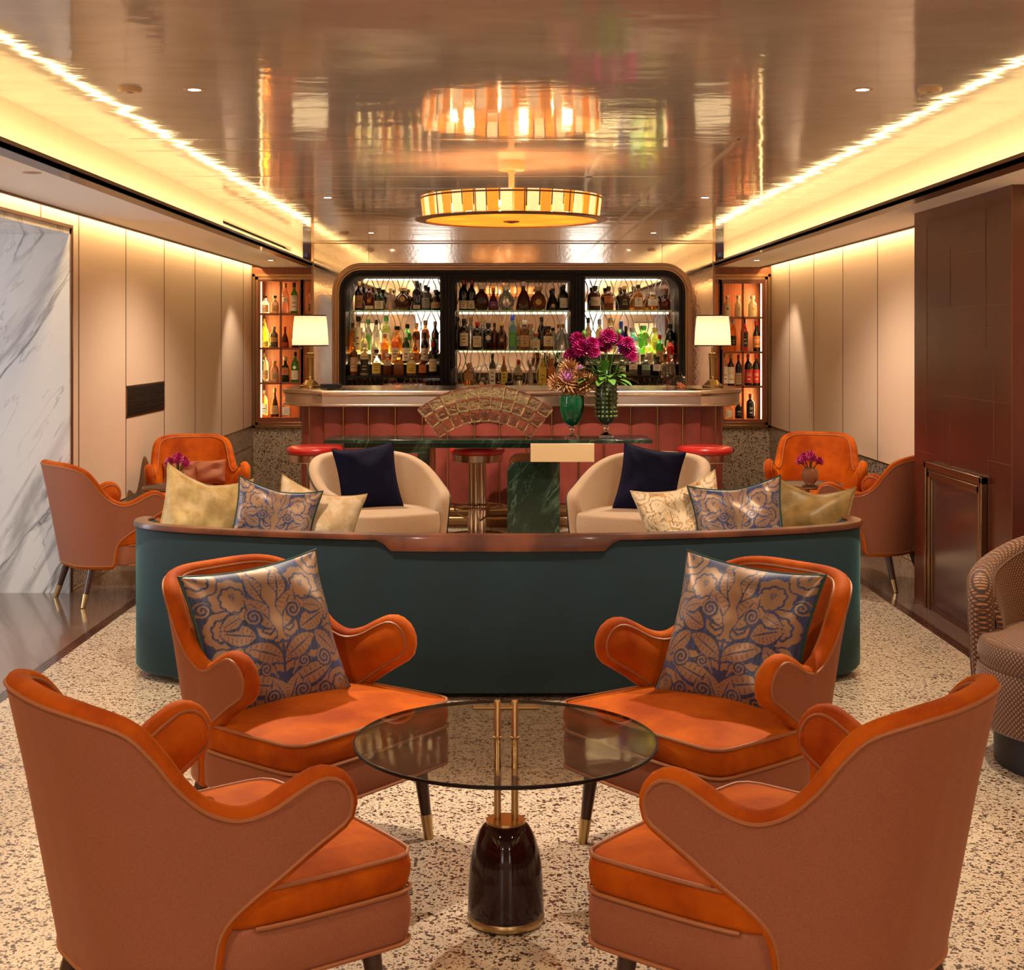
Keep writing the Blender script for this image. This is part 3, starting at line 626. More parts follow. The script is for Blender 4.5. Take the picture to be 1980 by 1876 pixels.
# ---- pillows
def damask(u, v):
    """woven motif, mirrored left to right; u, v in -1..1"""
    x, y = abs(u), v; val = 0.0
    def flower(cx, cy, R, k=9, ph=0):
        dx, dy = x-cx, y-cy; r = sqrt(dx*dx+dy*dy); a = atan2(dy, dx); return r-R*1.15*(1+.10*abs(sin(k*a/2+ph)))
    def scroll(cx, cy, R, turn, sg=1):
        dx, dy = (x-cx)*sg, y-cy; r = sqrt(dx*dx+dy*dy); a = (atan2(dy, dx)+pi)/(2*pi)
        if r > R: return False
        q = (r/R*turn-a) % 1; return q < .42
    def leaf(cx, cy, ang, L, W):
        dx, dy = x-cx, y-cy; a = dx*cos(ang)+dy*sin(ang); b = -dx*sin(ang)+dy*cos(ang)
        if a < 0 or a > L: return None
        w_ = W*1.3*sin(pi*(a/L)**.75); return abs(b)/max(w_, 1e-6), a/L
    for cx, cy, R, k in ((.0, .62, .17, 8), (.50, .56, .25, 9), (.74, .18, .20, 8), (.0, -.28, .21, 10), (.40, -.62, .24, 9), (.80, -.30, .2, 7), (.16, .08, .13, 6), (0, .95, .22, 9), (.86, .92, .2, 7), (.82, -.86, .18, 7)):
        d = flower(cx, cy, R, k)
        if d < .022: val = 0 if d > 0 else 1
        if d < 0 and -.030 < d+R*.42 < 0: val = 0
        dx, dy = x-cx, y-cy-.02
        if d < 0 and abs(atan2(dx, dy+.06)) < .5 and sqrt(dx*dx+dy*dy) < R*.30 and int((atan2(dx, dy+.06)+2)*9) % 2: val = 0
    for cx, cy, ang, L, W in ((.02, .05, 1.0, .62, .13), (.02, -.35, .45, .62, .11), (.05, -.75, .3, .75, .12), (.35, .0, .35, .5, .12), (.1, .45, 1.35, .5, .10), (.55, -.1, -.8, .5, .1), (.45, .3, -.3, .35, .08), (.02, -1, 1.2, .45, .12)):
        lf = leaf(cx, cy, ang, L, W)
        if lf:
            if lf[0] < 1: val = 1
            if .86 < lf[0] < 1.25: val = 0
            if lf[0] < .08 and lf[1] < .8: val = 0
            if lf[0] < .75 and lf[0] > .25 and (lf[1]*9) % 1 < .14: val = 0
    for cx, cy, R, tn, sg in ((.30, .26, .13, 2.2, 1), (.62, -.46, .14, 2.2, -1), (.22, -.86, .13, 2.2, 1), (.55, -.9, .12, 2.0, -1), (.92, .5, .11, 2, 1), (.28, -.45, .1, 2, -1)):
        dx, dy = x-cx, y-cy
        if sqrt(dx*dx+dy*dy) < R: val = 1 if scroll(cx, cy, R, tn, sg) else 0
    if x < .06+.05*sin(y*9)**2 and -.1 < y < .85: val = 0 if x > .045+.05*sin(y*9)**2 else 1
    if x < .012: val = 0 if -.7 < y < -.1 else val
    return val
def make_pillow(name, label, cat, w_, h_, d_, m, pipe, n=36, ears=.10, patt=None, seed=1, slump=0, group=None, wr=.006):
    rnd = random.Random(seed); ph = [(rnd.uniform(2, 7), rnd.uniform(0, 6), rnd.uniform(2, 7), rnd.uniform(0, 6)) for _ in range(5)]
    t = thing(name, label, cat, group=group)
    def pt(u, v, sd):
        x = u*w_/2*(1-ears*(1-v*v)**1.0*abs(u)); z = v*h_/2*(1-ears*(1-u*u)**1.0*abs(v))
        th = d_/2*((1-u**2)*(1-v**2))**.42
        wv = sum(sin(a*u+b)*sin(c*v+d) for a, b, c, d in ph)*wr*((1-u**2)*(1-v**2))**.3
        z -= slump*(1-abs(u))**.7*(v+1)/2
        return (x, sd*(th+wv), z)
    mb = MB(); val = []
    for sd in (-1, 1):
        rows = []
        for j in range(n+1):
            v = sin(pi/2*(-1+2*j/n)) if not patt else -1+2*j/n
            r = []
            for i in range(n+1):
                u = sin(pi/2*(-1+2*i/n)) if not patt else -1+2*i/n
                r.append(pt(u, v, sd)); val.append(patt(u, v) if patt else 0)
            rows.append(r)
        mb.grid(rows)
    o = obj('cover', mb, m, t)
    if patt:
        at = o.data.attributes.new('pattern', 'FLOAT', 'POINT'); at.data.foreach_set('value', val)
    ed = []; K = 16
    for i in range(K): ed.append(pt(-1+2*i/K, -1, 0))
    for i in range(K): ed.append(pt(1, -1+2*i/K, 0))
    for i in range(K): ed.append(pt(1-2*i/K, 1, 0))
    for i in range(K): ed.append(pt(-1, 1-2*i/K, 0))
    obj('piping', MB().tube([(x, y*0, z) for x, y, z in ed], .006, 6, closed=True), pipe, t)
    return t
def place(o, loc, rz, rx=0, ry=0):
    o.location = loc; o.rotation_euler = (Matrix.Rotation(rz, 3, 'Z') @ Matrix.Rotation(rx, 3, 'X') @ Matrix.Rotation(ry, 3, 'Y')).to_euler()
pA = make_pillow('pillow', 'blue and bronze damask pillow leaning in the armchair left of the glass table', 'pillow', .48, .465, .17, 'damask', 'greenpipe', 170, patt=damask, seed=3, group='damask pillows')
f = Vector((.79, -.61, 0)); lt = Vector((.61, .79, 0))
place(pA, Vector((-.66, 4.39, .630))-f*.04-lt*.045, face(.60, -.80), radians(-20), radians(-5))
pB = make_pillow('pillow', 'blue and bronze damask pillow leaning in the armchair right of the glass table', 'pillow', .48, .465, .17, 'damask', 'greenpipe', 170, patt=damask, seed=5, group='damask pillows')
f = Vector((-.79, -.61, 0))
place(pB, Vector((.70, 4.36, .630))-f*.04, face(-.60, -.80), radians(-20), radians(4))

# ---- glass coffee table
t = thing('coffee_table', 'low round smoked glass table on an oxblood bell base with brass rods', 'table', (.0137, 3.78, 0))
R_, Z_ = .402, .486
obj('tabletop', MB().lathe([(0, Z_-.012), (R_-.002, Z_-.012), (R_, Z_-.010), (R_, Z_-.002), (R_-.002, Z_), (0, Z_)], n=96), 'smoked', t, smooth=30)
obj('glass_edge', MB().lathe([(R_, Z_-.011), (R_+.0015, Z_-.010), (R_+.0015, Z_-.002), (R_, Z_-.001)], n=96, cap=False), 'black', t)
bell = [(.085, .018), (.1, .022), (.1005, .06), (.099, .10), (.095, .15), (.088, .19), (.077, .225), (.062, .252), (.050, .262)]
bb = [(p.x, p.y) for p in catmull([(a, b, 0) for a, b in bell], 40)]
obj('bell_base', MB().lathe(bb, n=64), 'plum', t, smooth=60)
obj('base_ring', MB().lathe([(0, 0), (.092, 0), (.101, .006), (.103, .012), (.103, .02), (.099, .026), (0, .026)], n=64), 'brass', t, bevel=.001)
obj('brass_disc', MB().lathe([(0, .260), (.051, .260), (.053, .264), (.052, .270), (0, .271)], n=48), 'brass', t)
for x in (-.022, .024):
    obj('rod', MB().lathe([(0, .27), (.0095, .27), (.0095, .583), (.008, .586), (0, .586)], x, 0, 0, 24), 'brass', t)
obj('crossbar', MB().tube([(-.086, 0, .566), (.09, 0, .566)], .0062, 16), 'brass', t)
obj('collar', MB().lathe([(.0095, Z_+.0005), (.013, Z_+.0005), (.013, Z_+.004), (.0095, Z_+.005)], -.022, 0, 0, 20).lathe([(.0095, Z_+.0005), (.013, Z_+.0005), (.013, Z_+.004), (.0095, Z_+.005)], .024, 0, 0, 20), 'brass', t)

# ---- teal curved sofa, back to the camera
SX = -.012
half = [(0, 6.06), (.45, 6.075), (.9, 6.15), (1.25, 6.25), (1.47, 6.34), (1.60, 6.42), (1.68, 6.52), (1.705, 6.62), (1.69, 6.70)]
full = [(-x, y, 0) for x, y in half[::-1]][:-1]+[(x, y, 0) for x, y in half]
sp = catmull([(x*.985, y, z) for x, y, z in full], 121)
def off(i, d):
    a, b = sp[max(0, i-1)], sp[min(120, i+1)]; tg = (b-a).normalized(); n_ = Vector((tg.y, -tg.x, 0)); return sp[i]+n_*d
t = thing('sofa', 'curved teal velvet sofa with a walnut rim, its back to the camera', 'sofa', (SX, 0, 0))
ZT = .695
def vwall(prof, m, name, i0=0, i1=120, bevel=0):
    rows = []
    for i in range(i0, i1+1): rows.append([(off(i, d).x, off(i, d).y, z) for d, z in prof(i)])
    mb = MB(); n_ = len(rows[0]); mb.grid(rows, closed_u=True); mb.f.append(tuple(range(n_))); mb.f.append(tuple((len(rows)-1)*n_+k for k in range(n_)))
    return obj(name, mb, m, t, smooth=50)
vwall(lambda i: [(-.015, .03), (.0, .05), (.0, .3), (.0, ZT-.02), (-.006, ZT-.006), (-.02, ZT), (-.055, ZT), (-.11, ZT-.03), (-.15, ZT-.08), (-.16, .45), (-.16, .03)], 'teal', 'backrest')
def capz(i):
    x = abs(sp[i].x+.0); h = .016
    if x < .46: h = .062
    elif x < .50: h = .062-(x-.46)/.04*.046
    return h
vwall(lambda i: [(.001, ZT+.006-capz(i)), (.010, ZT+.006-capz(i)), (.010, ZT+.008), (.006, ZT+.014), (-.05, ZT+.014), (-.055, ZT+.008), (-.05, ZT-.001), (.001, ZT-.001)], 'walnut', 'top_rim', 0, 120)
seat = [(off(i, -.155).x, off(i, -.155).y) for i in range(6, 115, 2)]+[(1.45, 6.95), (.9, 6.98), (.3, 6.88), (-.3, 6.88), (-.9, 6.98), (-1.45, 6.95)]
obj('seat', MB().prism(seat, .10, .43), 'teal', t, bevel=.03, seg=3)
obj('plinth', MB().prism([(x*.97, y*1.002) for x, y in seat], .0, .10), 'legwood', t)

# pillows along the sofa
def sofa_pillow(px, D, ztop, w_, h_, m, pipe, label, rx, ry, rz, seed, patt=None, slump=0, n=30):
    o = make_pillow('pillow', label, 'pillow', w_, h_, .17, m, pipe, n, ears=.12, seed=seed, slump=slump, patt=patt, group='pillows along the sofa', wr=.010)
    place(o, (WX(px, D), D, ztop-h_*.47), rz, rx, ry); return o
sofa_pillow(392, 6.84, .90, .42, .44, 'rope', 'rope', 'cream gold brocade pillow at the left end of the sofa', radians(-14), radians(13), radians(22), 11, slump=.05)
sofa_pillow(527, 6.70, .855, .40, .42, 'damask', 'greenpipe', 'blue damask pillow between the two cream pillows on the left of the sofa', radians(-14), radians(12), radians(12), 12, patt=damask, n=110, slump=.02)
sofa_pillow(608, 6.86, .835, .42, .42, 'ivory', 'rope', 'ivory brocade pillow right of the blue pillow on the left of the sofa', radians(-14), radians(14), radians(8), 13, slump=.03)
sofa_pillow(1322, 6.86, .855, .42, .42, 'ivorydamask', 'ivory', 'ivory figured pillow left of the blue pillow on the right of the sofa', radians(-14), radians(-15), radians(-8), 14, patt=damask, n=80, slump=.03)
sofa_pillow(1430, 6.70, .865, .44, .44, 'damask', 'greenpipe', 'blue damask pillow on the right half of the sofa', radians(-14), radians(-8), radians(-12), 15, patt=damask, n=110, slump=.02)
sofa_pillow(1568, 6.84, .845, .38, .40, 'olivegold', 'olivegold', 'olive gold brocade pillow at the right end of the sofa', radians(-14), radians(5), radians(-22), 16, slump=.04)

# ---- cream tub chairs
TUB = [(0, .40), (.16, .375), (.30, .28), (.385, .13), (.41, -.05), (.385, -.22), (.33, -.36)]
TUB_T = [(0, .765), (.15, .762), (.32, .745), (.46, .70), (.60, .63), (.72, .575), (.84, .545), (.93, .52), (.965, .47), (.97, .40)]
TUB_B = [(0, .12), (.2, .12), (.4, .12), (.6, .12), (.75, .12), (.85, .125), (.93, .14), (.96, .2), (.97, .28), (.972, .36)]
def make_tub(label):
    t = thing('tub_chair', label, 'armchair', group='cream tub chairs')
    shell(t, TUB, TUB_T, TUB_B, .075, lambda s, z: .10*(z-.3), .3, 'cream', 'cream', 'navypipe', pad=.03, bulge=.35, inpipe=False, prad=.007)
    r = [(.0, .31), (.13, .29), (.23, .2), (.30, .08), (.32, -.05), (.31, -.2), (.29, -.34), (.18, -.40)]
    poly = [(p.x, p.y) for p in catmull([(x, y, 0) for x, y in r+[(0, -.415)]+[(-x, y) for x, y in r[::-1]][:-1]], 48, closed=True)]
    cushion('seat_cushion', poly, .30, .44, .02, 'cream', t, .02)
    cushion('seat_base', poly, .13, .31, 0, 'cream', t, .015)
    obj('plinth', MB().lathe([(0, 0), (.30, 0), (.30, .13), (0, .13)], 0, 0, 0, 40), 'legwood', t)
    return t
tb = make_tub('cream tub chair beyond the sofa on the left, holding a navy pillow')
tb.location = (-.80, 9.25, 0); tb.rotation_euler.z = face(.45, -.89)
dup(tb, (.90, 9.15, 0), face(-.50, -.87), 'cream tub chair beyond the sofa on the right, holding a navy pillow')
for x, y, sx, lb, ry, seed in ((-.86, 9.22, .42, 'left', -7, 21), (.95, 9.10, -.5, 'right', 8, 22)):
    o = make_pillow('pillow', 'dark navy velvet pillow in the cream tub chair on the %s' % lb, 'pillow', .40, .43, .14, 'navy', 'navy', 30, seed=seed, group='navy velvet pillows')
    place(o, (x, y, .635), face(sx*.5, -.9), radians(-14), radians(ry))

# ---- woven barrel chair cut off by the right edge
t = thing('barrel_chair', 'patterned brown barrel armchair cut off at the right edge', 'armchair', (2.17, 5.18, 0), face(-.62, -.78))
bp = [(0, .40), (.17, .365), (.30, .26), (.385, .11), (.41, -.05), (.39, -.17)]
shell(t, bp, [(0, .78), (.2, .775), (.4, .74), (.55, .70), (.68, .665), (.76, .63), (.79, .58), (.80, .53)], [(0, .15), (.2, .15), (.4, .15), (.55, .15), (.68, .15), (.76, .17), (.79, .25), (.80, .45)], .09, lambda s, z: .06*(z-.2), .3, 'woven', 'woven', 'joint', pad=.03, bulge=.4)
cushion('seat_cushion', [(.40*cos(2*pi*i/48), -.03+.40*sin(2*pi*i/48)) for i in range(48)], .35, .465, .02, 'woven', t, .03, c=(0, -.03))
cushion('seat_base', [(.405*cos(2*pi*i/48), -.03+.405*sin(2*pi*i/48)) for i in range(48)], .14, .37, 0, 'woven', t, .02, c=(0, -.03))
obj('plinth', MB().lathe([(0, 0), (.34, 0), (.345, .005), (.345, .15), (0, .15)], 0, -.03, 0, 48), 'black', t)
for ch_ in t.children:
    if ch_.data.materials[0] == MT['woven']:
        me = ch_.data; at = me.attributes.new('weave', 'FLOAT_VECTOR', 'POINT'); vals = []
        for v in me.vertices:
            x, y, z = v.co; r = sqrt(x*x+(y+.03)**2)
            if 'cushion' in ch_.name and z > .45: vals += [x, y, 0]
            else: vals += [atan2(y+.03, x)*.41, z, 0]
        at.data.foreach_set('vector', vals)
# ------------------------------------------------------------------ fireplace / chimney breast on the right
t = thing('chimney_breast', 'dark oxblood copper-clad chimney breast on the right with a framed plum panel', 'fireplace', (2.47, 0, 0))
Y0, Y1 = 6.87, 8.49
obj('cladding', MB().box(0, 1.0, Y0, Y1, 0, ZS), 'copper', t)
sm = MB(); e = .002
def ln(y0, y1, z0, z1): sm.box(-e, 0, min(y0, y1)-.0015, max(y0, y1)+.0015, min(z0, z1)-.0015, max(z0, z1)+.0015)
DY = lambda px: 2.47*F/(px-CX)
for px, za, zb in ((1792, .95, 2.2), (1837, .83, 1.15), (1837, 1.72, 2.05), (1906, 1.50, 2.2), (1922, .9, 1.38), (1823, .84, 1.15), (1912, .1, .95), (1957, 0, 2.29)): ln(DY(px), DY(px), za, zb)
for a, b, z in ((1792, 1957, 1.715), (1768, 1823, 1.54), (1860, 1922, 1.60), (1823, 1957, 1.23), (1837, 1906, 2.0), (1789, 1823, 1.33), (1768, 1800, .88), (1912, 1957, .93), (1912, 1957, .40), (1768, 1797, .30)): ln(DY(a), DY(b), z, z)
obj('copper_seams', sm, 'seam', t)
f0, f1 = 7.21, 8.19
fr = MB()
for k, (w0, w1, d) in enumerate(((0, .035, .035), (.035, .05, .022), (.05, .085, .030), (.085, .10, .018))):
    fr.box(-d, 0, f0+w0, f0+w1, 0, .84-w0).box(-d, 0, f1-w1, f1-w0, 0, .84-w0).box(-d, 0, f0+w0, f1-w0, .84-w1, .84-w0)
obj('frame', fr, 'bronze', t, bevel=.003)
obj('fire_panel', MB().box(-.010, .02, f0+.09, f1-.09, .03, .75), 'firepanel', t)
obj('threshold', MB().box(-.02, 0, f0+.08, f1-.08, 0, .03), 'legwood', t)

# ------------------------------------------------------------------ the bar
t = thing('bar', 'long bar with rose leather padded front and ribbed metal counter edge', 'bar')
FY = 11.62; bx0, bx1 = WX(577, FY), WX(1404, FY)
r = .42
def barline(off_, n=10):
    x0, x1, y = bx0-off_, bx1+off_, FY-off_; q = r+off_
    return [(x0, FY+1.0)]+[(x0+q-q*cos(pi/2*i/n), y+q-q*sin(pi/2*i/n)) for i in range(n+1)]+[(x1-q+q*sin(pi/2*i/n), y+q-q*cos(pi/2*i/n)) for i in range(n+1)]+[(x1, FY+1.0)]
bl = [(p.x, p.y) for p in catmull([(x, y, 0) for x, y in barline(0)], 420)]
def run(i0, i1, prof, m, name, parent):
    """sweep prof (offset outward, z) along the bar line"""
    rows = []
    for i in range(i0, i1+1):
        a, b = Vector(bl[max(0, i-1)]), Vector(bl[min(419, i+1)]); tg = (b-a).normalized(); nn = Vector((tg.y, -tg.x)); f_ = (i-i0)/(i1-i0)
        rows.append([(bl[i][0]+nn.x*d, bl[i][1]+nn.y*d, z) for d, z in prof(f_)])
    mb = MB(); mb.grid(rows); return obj(name, mb, m, parent)
n_p = 27
st = 420/n_p
for k in range(n_p):
    i0, i1 = round(k*st), min(419, round((k+1)*st))
    if i1-i0 < 3: continue
    run(i0, i1, lambda f_: [(.004+.032*sin(pi*max(0.0, min(1, f_)))**.5, .20+(1.0-.20)*q) for q in (0, .5, 1)], 'barleather', 'leather_panel', t)
    bs = MB(); x, y = bl[i0]; a, b = Vector(bl[max(0, i0-1)]), Vector(bl[min(419, i0+1)]); tg = (b-a).normalized(); nn = Vector((tg.y, -tg.x))
    bs.tube([(x+nn.x*.012, y+nn.y*.012, .2), (x+nn.x*.012, y+nn.y*.012, 1.0)], .0065, 6); obj('brass_strip', bs, 'brass', t)
obj('core', MB().prism([(x, y) for x, y in sc_poly(bl[::6]+[bl[-1]], .995, 0, 12.2)], 0.0, 1.0), 'barleather', t)
run(0, 419, lambda f_: [(.012, .0), (.02, .02), (.02, .18), (.012, .2)], 'bronze', 'kick_plate', t)
for z, d in ((.155, .10), (.085, .10)):
    pts = [bl[i] for i in range(40, 380, 6)]; q = []
    for j, (x, y) in enumerate(pts):
        a, b = Vector(pts[max(0, j-1)]), Vector(pts[min(len(pts)-1, j+1)]); tg = (b-a).normalized(); q.append((x+tg.y*d, y-tg.x*d, z))
    obj('foot_rail', MB().tube(q, .016, 10), 'brass', t)
cz = 1.125
obj('counter_edge', (lambda mb: mb)(MB().grid([[(bl[i][0]+nn_.x*d, bl[i][1]+nn_.y*d, z) for d, z in [(.0, .99), (.165, .99), (.177, .996), (.177, 1.008), (.168, 1.012), (.168, 1.075), (.180, 1.080), (.182, 1.088), (.176, 1.092), (.186, 1.098), (.188, 1.112), (.182, 1.122), (.17, cz), (.0, cz)]]
    for i in range(0, 420, 2) for nn_ in [(lambda a, b: Vector(((b-a).y, -(b-a).x)).normalized())(Vector(bl[max(0, i-1)]), Vector(bl[min(419, i+1)]))]])), 'steel', t, smooth=40)
cpoly = []
for i in list(range(0, 420, 4))+[419]:
    a, b = Vector(bl[max(0, i-1)]), Vector(bl[min(419, i+1)]); tg = (b-a).normalized(); cpoly.append((bl[i][0]+tg.y*.168, bl[i][1]-tg.x*.168))
obj('countertop', MB().prism(cpoly, cz-.012, cz+.001), 'steel', t)

# bar stools
def make_stool(label):
    t = thing('bar_stool', label, 'stool', group='red leather bar stools')
    obj('seat', MB().lathe([(0, .645), (.20, .645), (.212, .655), (.218, .672), (.212, .692), (.19, .704), (.12, .712), (0, .714)], n=40), 'redleather', t, smooth=60)
    obj('seat_band', MB().lathe([(0, .585), (.196, .585), (.2, .59), (.2, .642), (.196, .645), (0, .645)], n=40), 'steel', t)
    cm = MB()
    for k in range(5): a = 2*pi*k/5+.2; cm.lathe([(.031, .02), (.031, .585)], .045*cos(a), .045*sin(a), 0, 14)
    obj('column', cm, 'chrome', t)
    fr_ = [(.19*cos(a*pi/16), .19*sin(a*pi/16), .235) for a in range(32)]
    rg = MB().tube(fr_, .010, 8, closed=True)
    for k in range(3):
        a = 2*pi*k/3+.5; rg.tube([(.19*cos(a), .19*sin(a), .235), (.15*cos(a), .15*sin(a), .17), (.06*cos(a), .06*sin(a), .13)], .007, 6)
    obj('foot_ring', rg, 'bronze', t)
    obj('base', MB().lathe([(0, 0), (.21, 0), (.215, .008), (.20, .02), (.05, .03), (0, .03)], n=36), 'chrome', t)
    return t
st_ = make_stool('red leather bar stool at the left end of the console table'); st_.location = (WX(609, 11.08), 11.08, 0)
dup(st_, (WX(923, 11.1), 11.1, 0), .5, 'red leather bar stool behind the middle of the console table')
dup(st_, (WX(1363, 11.08), 11.08, 0), .2, 'red leather bar stool standing free to the right of the console table')

# console table
t = thing('console_table', 'green marble and brass console table of stacked slabs before the bar', 'table')
CD0, CD1 = 10.45, 10.92
gx = lambda px: WX(px, CD0)
obj('tabletop', MB().box(gx(627), gx(1262), CD0, CD1, .772, .798), 'green', t, bevel=.002)
obj('inlay_slab', MB().box(gx(1192), gx(1258), CD0+.03, CD1-.01, .798, .803), 'firepanel', t, bevel=.001)
obj('under_slab', MB().box(gx(665), gx(1026), CD0+.01, CD1-.05, .737, .772), 'green', t, bevel=.002)
obj('bracket', MB().box(gx(733), gx(830), CD0+.02, CD1-.06, .698, .737), 'green', t, bevel=.002)
obj('leg', MB().box(gx(806), gx(829), CD0+.05, CD1-.1, 0, .70), 'green', t, bevel=.002)
obj('leg', MB().box(gx(829), gx(838), CD0+.08, CD1-.12, 0, .737), 'redwood', t, bevel=.002)
obj('brass_box', MB().box(gx(1026), gx(1149), CD0-.005, CD1-.03, .637, .772), 'palebrass', t, bevel=.002)
rr = .085
lp = [(gx(1083), 0), (gx(1083), .636), (gx(981)+rr, .636)]+[(gx(981)+rr-rr*sin(a*pi/16), .636-rr+rr*cos(a*pi/16)) for a in range(1, 9)]+[(gx(981), 0)]
obj('slab_leg', MB().prism(lp, CD0+.03, CD0+.16, lambda x, y, z: (x, z, y)), 'green', t, bevel=.002)
lp2 = [(x+.008, z+.04 if z > .01 else z) for x, z in lp if x < gx(1026)+.2]
lp2 = [(gx(1030), 0), (gx(1030), .677), (gx(983)+rr, .677)]+[(gx(983)+rr-rr*sin(a*pi/16), .677-rr+rr*cos(a*pi/16)) for a in range(1, 9)]+[(gx(983), 0)]
obj('wood_leg', MB().prism(lp2, CD0+.165, CD0+.30, lambda x, y, z: (x, z, y)), 'orangewood', t, bevel=.002)

# glass arch
ax, ay, az = WX(938, 10.62), 10.64, .374; R0, R1 = .546, .822; A = radians(38.6)
t = thing('glass_arch', 'fan-shaped arch of pale yellow glass blocks standing on the console table', 'sculpture', (ax, ay, 0))
rnd = random.Random(4)
for c in range(11):
    a0, a1 = -A+2*A*c/11, -A+2*A*(c+1)/11
    for k in range(3):
        q0, q1 = R0+(R1-R0)*k/3, R0+(R1-R0)*(k+1)/3; g_ = .0012; hd = .045
        j = rnd.uniform(-.006, .006) if k == 2 else 0
        pts = [(q*sin(a_), q*cos(a_)) for q, a_ in ((q0+g_, a0+g_), (q1-g_+j, a0+g_), (q1-g_+j, a1-g_), (q0+g_, a1-g_))]
        mb = MB().prism([(x, z+az) for x, z in pts], -hd, hd, lambda x, y, z: (x, z, y))
        cxm, czm = sum(p[0] for p in pts)/4, sum(p[1] for p in pts)/4+az
        o = obj('glass_block', mb, 'yellowglass', t, bevel=.013, seg=3, smooth=80)

# ---- vases and flowers on the console
TZ = .7985
def vase_foot(mb_name, t, w1):
    obj('foot', MB().box(-w1/2, w1/2, -w1/2, w1/2, 0, .022).lathe([(w1*.42, .022), (.018, .04), (.016, .065), (.026, .085), (.02, .10)], n=24), 'glass', t, bevel=.004)
vx = WX(1106, 10.62); v1 = thing('vase', 'dark green glass urn on a clear foot, holding dried artichoke thistles', 'vase', (vx, 10.62, TZ))
obj('foot', MB().lathe([(0, 0), (.052, 0), (.052, .014), (.04, .02), (.018, .032), (.014, .06), (.024, .082), (.03, .09), (0, .092)], n=32), 'glass', v1)
ub = [(p.x, p.y) for p in catmull([(.012, .092, 0), (.045, .11, 0), (.072, .15, 0), (.088, .20, 0), (.093, .25, 0), (.092, .305, 0), (.090, .32, 0)], 24)]
obj('bowl', MB().lathe(ub+[(.086, .32)]+[(max(.004, x-.006), z+.003) for x, z in ub[::-1][2:]], n=40), 'greenglass', v1, smooth=50)
kf = MB()
for k in range(10):
    a = 2*pi*k/10
    for (u0, u1, z0, z1) in ((0, .36, .30, .306), (0, .05, .25, .30), (0, .3, .25, .256), (.25, .3, .25, .28), (.12, .3, .276, .281), (.36, .62, .244, .249)):
        a0, a1 = a+u0, a+u1; kf.grid([[(.0945*cos(a0+(a1-a0)*q/2), .0945*sin(a0+(a1-a0)*q/2), z) for q in range(3)] for z in (z0, z1)])
obj('key_pattern', kf, 'greenglass', v1)
vx2 = WX(1172, 10.66); v2 = thing('vase', 'tall cut olive glass vase on a clear foot, holding magenta dahlias', 'vase', (vx2, 10.66, TZ))
vase_foot('foot', v2, .105)
cb = [(.02, .10), (.045, .115), (.068, .15), (.078, .20), (.081, .26), (.081, .42)]
obj('bowl', MB().lathe(cb+[(.076, .42), (.075, .26), (.06, .17), (.0, .13)], n=40), 'olive', v2, smooth=50)
kb = MB()
for r_ in range(8):
    for k in range(16): a = 2*pi*k/16; kb.ball((.080*cos(a), .080*sin(a), .165+.033*r_), .0105, 8, 5)
obj('cut_pattern', kb, 'oliveknob', v2)
def bloom(name, label, cat, base, head, Rb, m, stem_from, group, pw=1.0, pl=1.0, petals=60, seed=0, centre=None):
    rnd = random.Random(seed); t = thing(name, label, cat, base, 0, group)
    h = Vector(head)-Vector(base); s0 = Vector(stem_from)-Vector(base)
    obj('stem', MB().tube([s0, s0.lerp(h, .5)+Vector((0, 0, .02)), h], .0035, 6), 'stem', t)
    mb = MB(); up = (h-s0).normalized()*.5+Vector((0, 0, .5))+Vector((0, -.35, 0)); up.normalize(); q = up.to_track_quat('Z', 'Y')
    for k in range(petals):
        z = 1-1.45*(k+.5)/petals; a = k*2.39996; rr_ = sqrt(max(0, 1-z*z)); d = q @ Vector((rr_*cos(a), rr_*sin(a), z)); L_ = Rb*(.86+.2*rnd.random())
        sd = d.cross(Vector((.3, .2, 1))).normalized()*Rb*.155*pw; n2 = d.cross(sd).normalized()*Rb*.09
        p0 = h+d*L_*.35; p1 = h+d*L_*.75; p2 = h+d*L_*1.05*pl
        mb.add([p0-sd*.5, p0+sd*.5, p1+sd+n2, p2, p1-sd+n2, p1-n2*.6], [(0, 1, 5), (1, 2, 5), (0, 5, 4), (5, 2, 3), (5, 3, 4)])
    mb.ball(h, Rb*.5, 10, 6); obj('bloom', mb, m, t, smooth=0, recalc=False)
    if centre: 
        cm = MB()
        for k in range(70):
            z = 1-.75*(k+.5)/70; a = k*2.39996; rr_ = sqrt(1-z*z); d = q @ Vector((rr_*cos(a), rr_*sin(a), z)); p = h+q @ Vector((0, 0, Rb*.35)); cm.tube([p+d*Rb*.2, p+d*Rb*.72], .0014, 4)
        cm.ball(h+q @ Vector((0, 0, Rb*.35)), Rb*.45, 12, 8); obj('thistle_centre', cm, centre, t, recalc=False)
    return t
D1 = 10.66
dah = [(1116, 657, 16, 'leftmost and upper'), (1145, 664, 15, 'small, above the wide left one'), (1126, 675, 21, 'wide, at the left over the dried thistles'), (1103, 688, 15, 'lowest on the left'), (1148, 682, 15, 'in the middle, facing forward'), (1176, 652, 18, 'highest of the bunch'), (1193, 661, 17, 'just right of the highest one'), (1213, 664, 15, 'upper right'), (1214, 680, 19, 'large, at the right edge'), (1171, 674, 14, 'half shaded in the centre'), (1222, 692, 12, 'lowest on the right'), (1160, 664, 12, 'small dark one behind the middle')]
for k, (px, py, R_, wd) in enumerate(dah):
    dd = D1+(.05 if k % 3 == 0 else -.05 if k % 3 == 1 else 0)
    bloom('dahlia', 'magenta dahlia in the olive glass vase, %s' % wd, 'flower', (vx2, 10.66, TZ+.42), (WX(px, dd), dd, WZ(py, dd)), R_*dd/F, 'magenta', (vx2+random.uniform(-.04, .04), 10.66, TZ+.30), 'magenta dahlias in the vase', petals=95, seed=k)
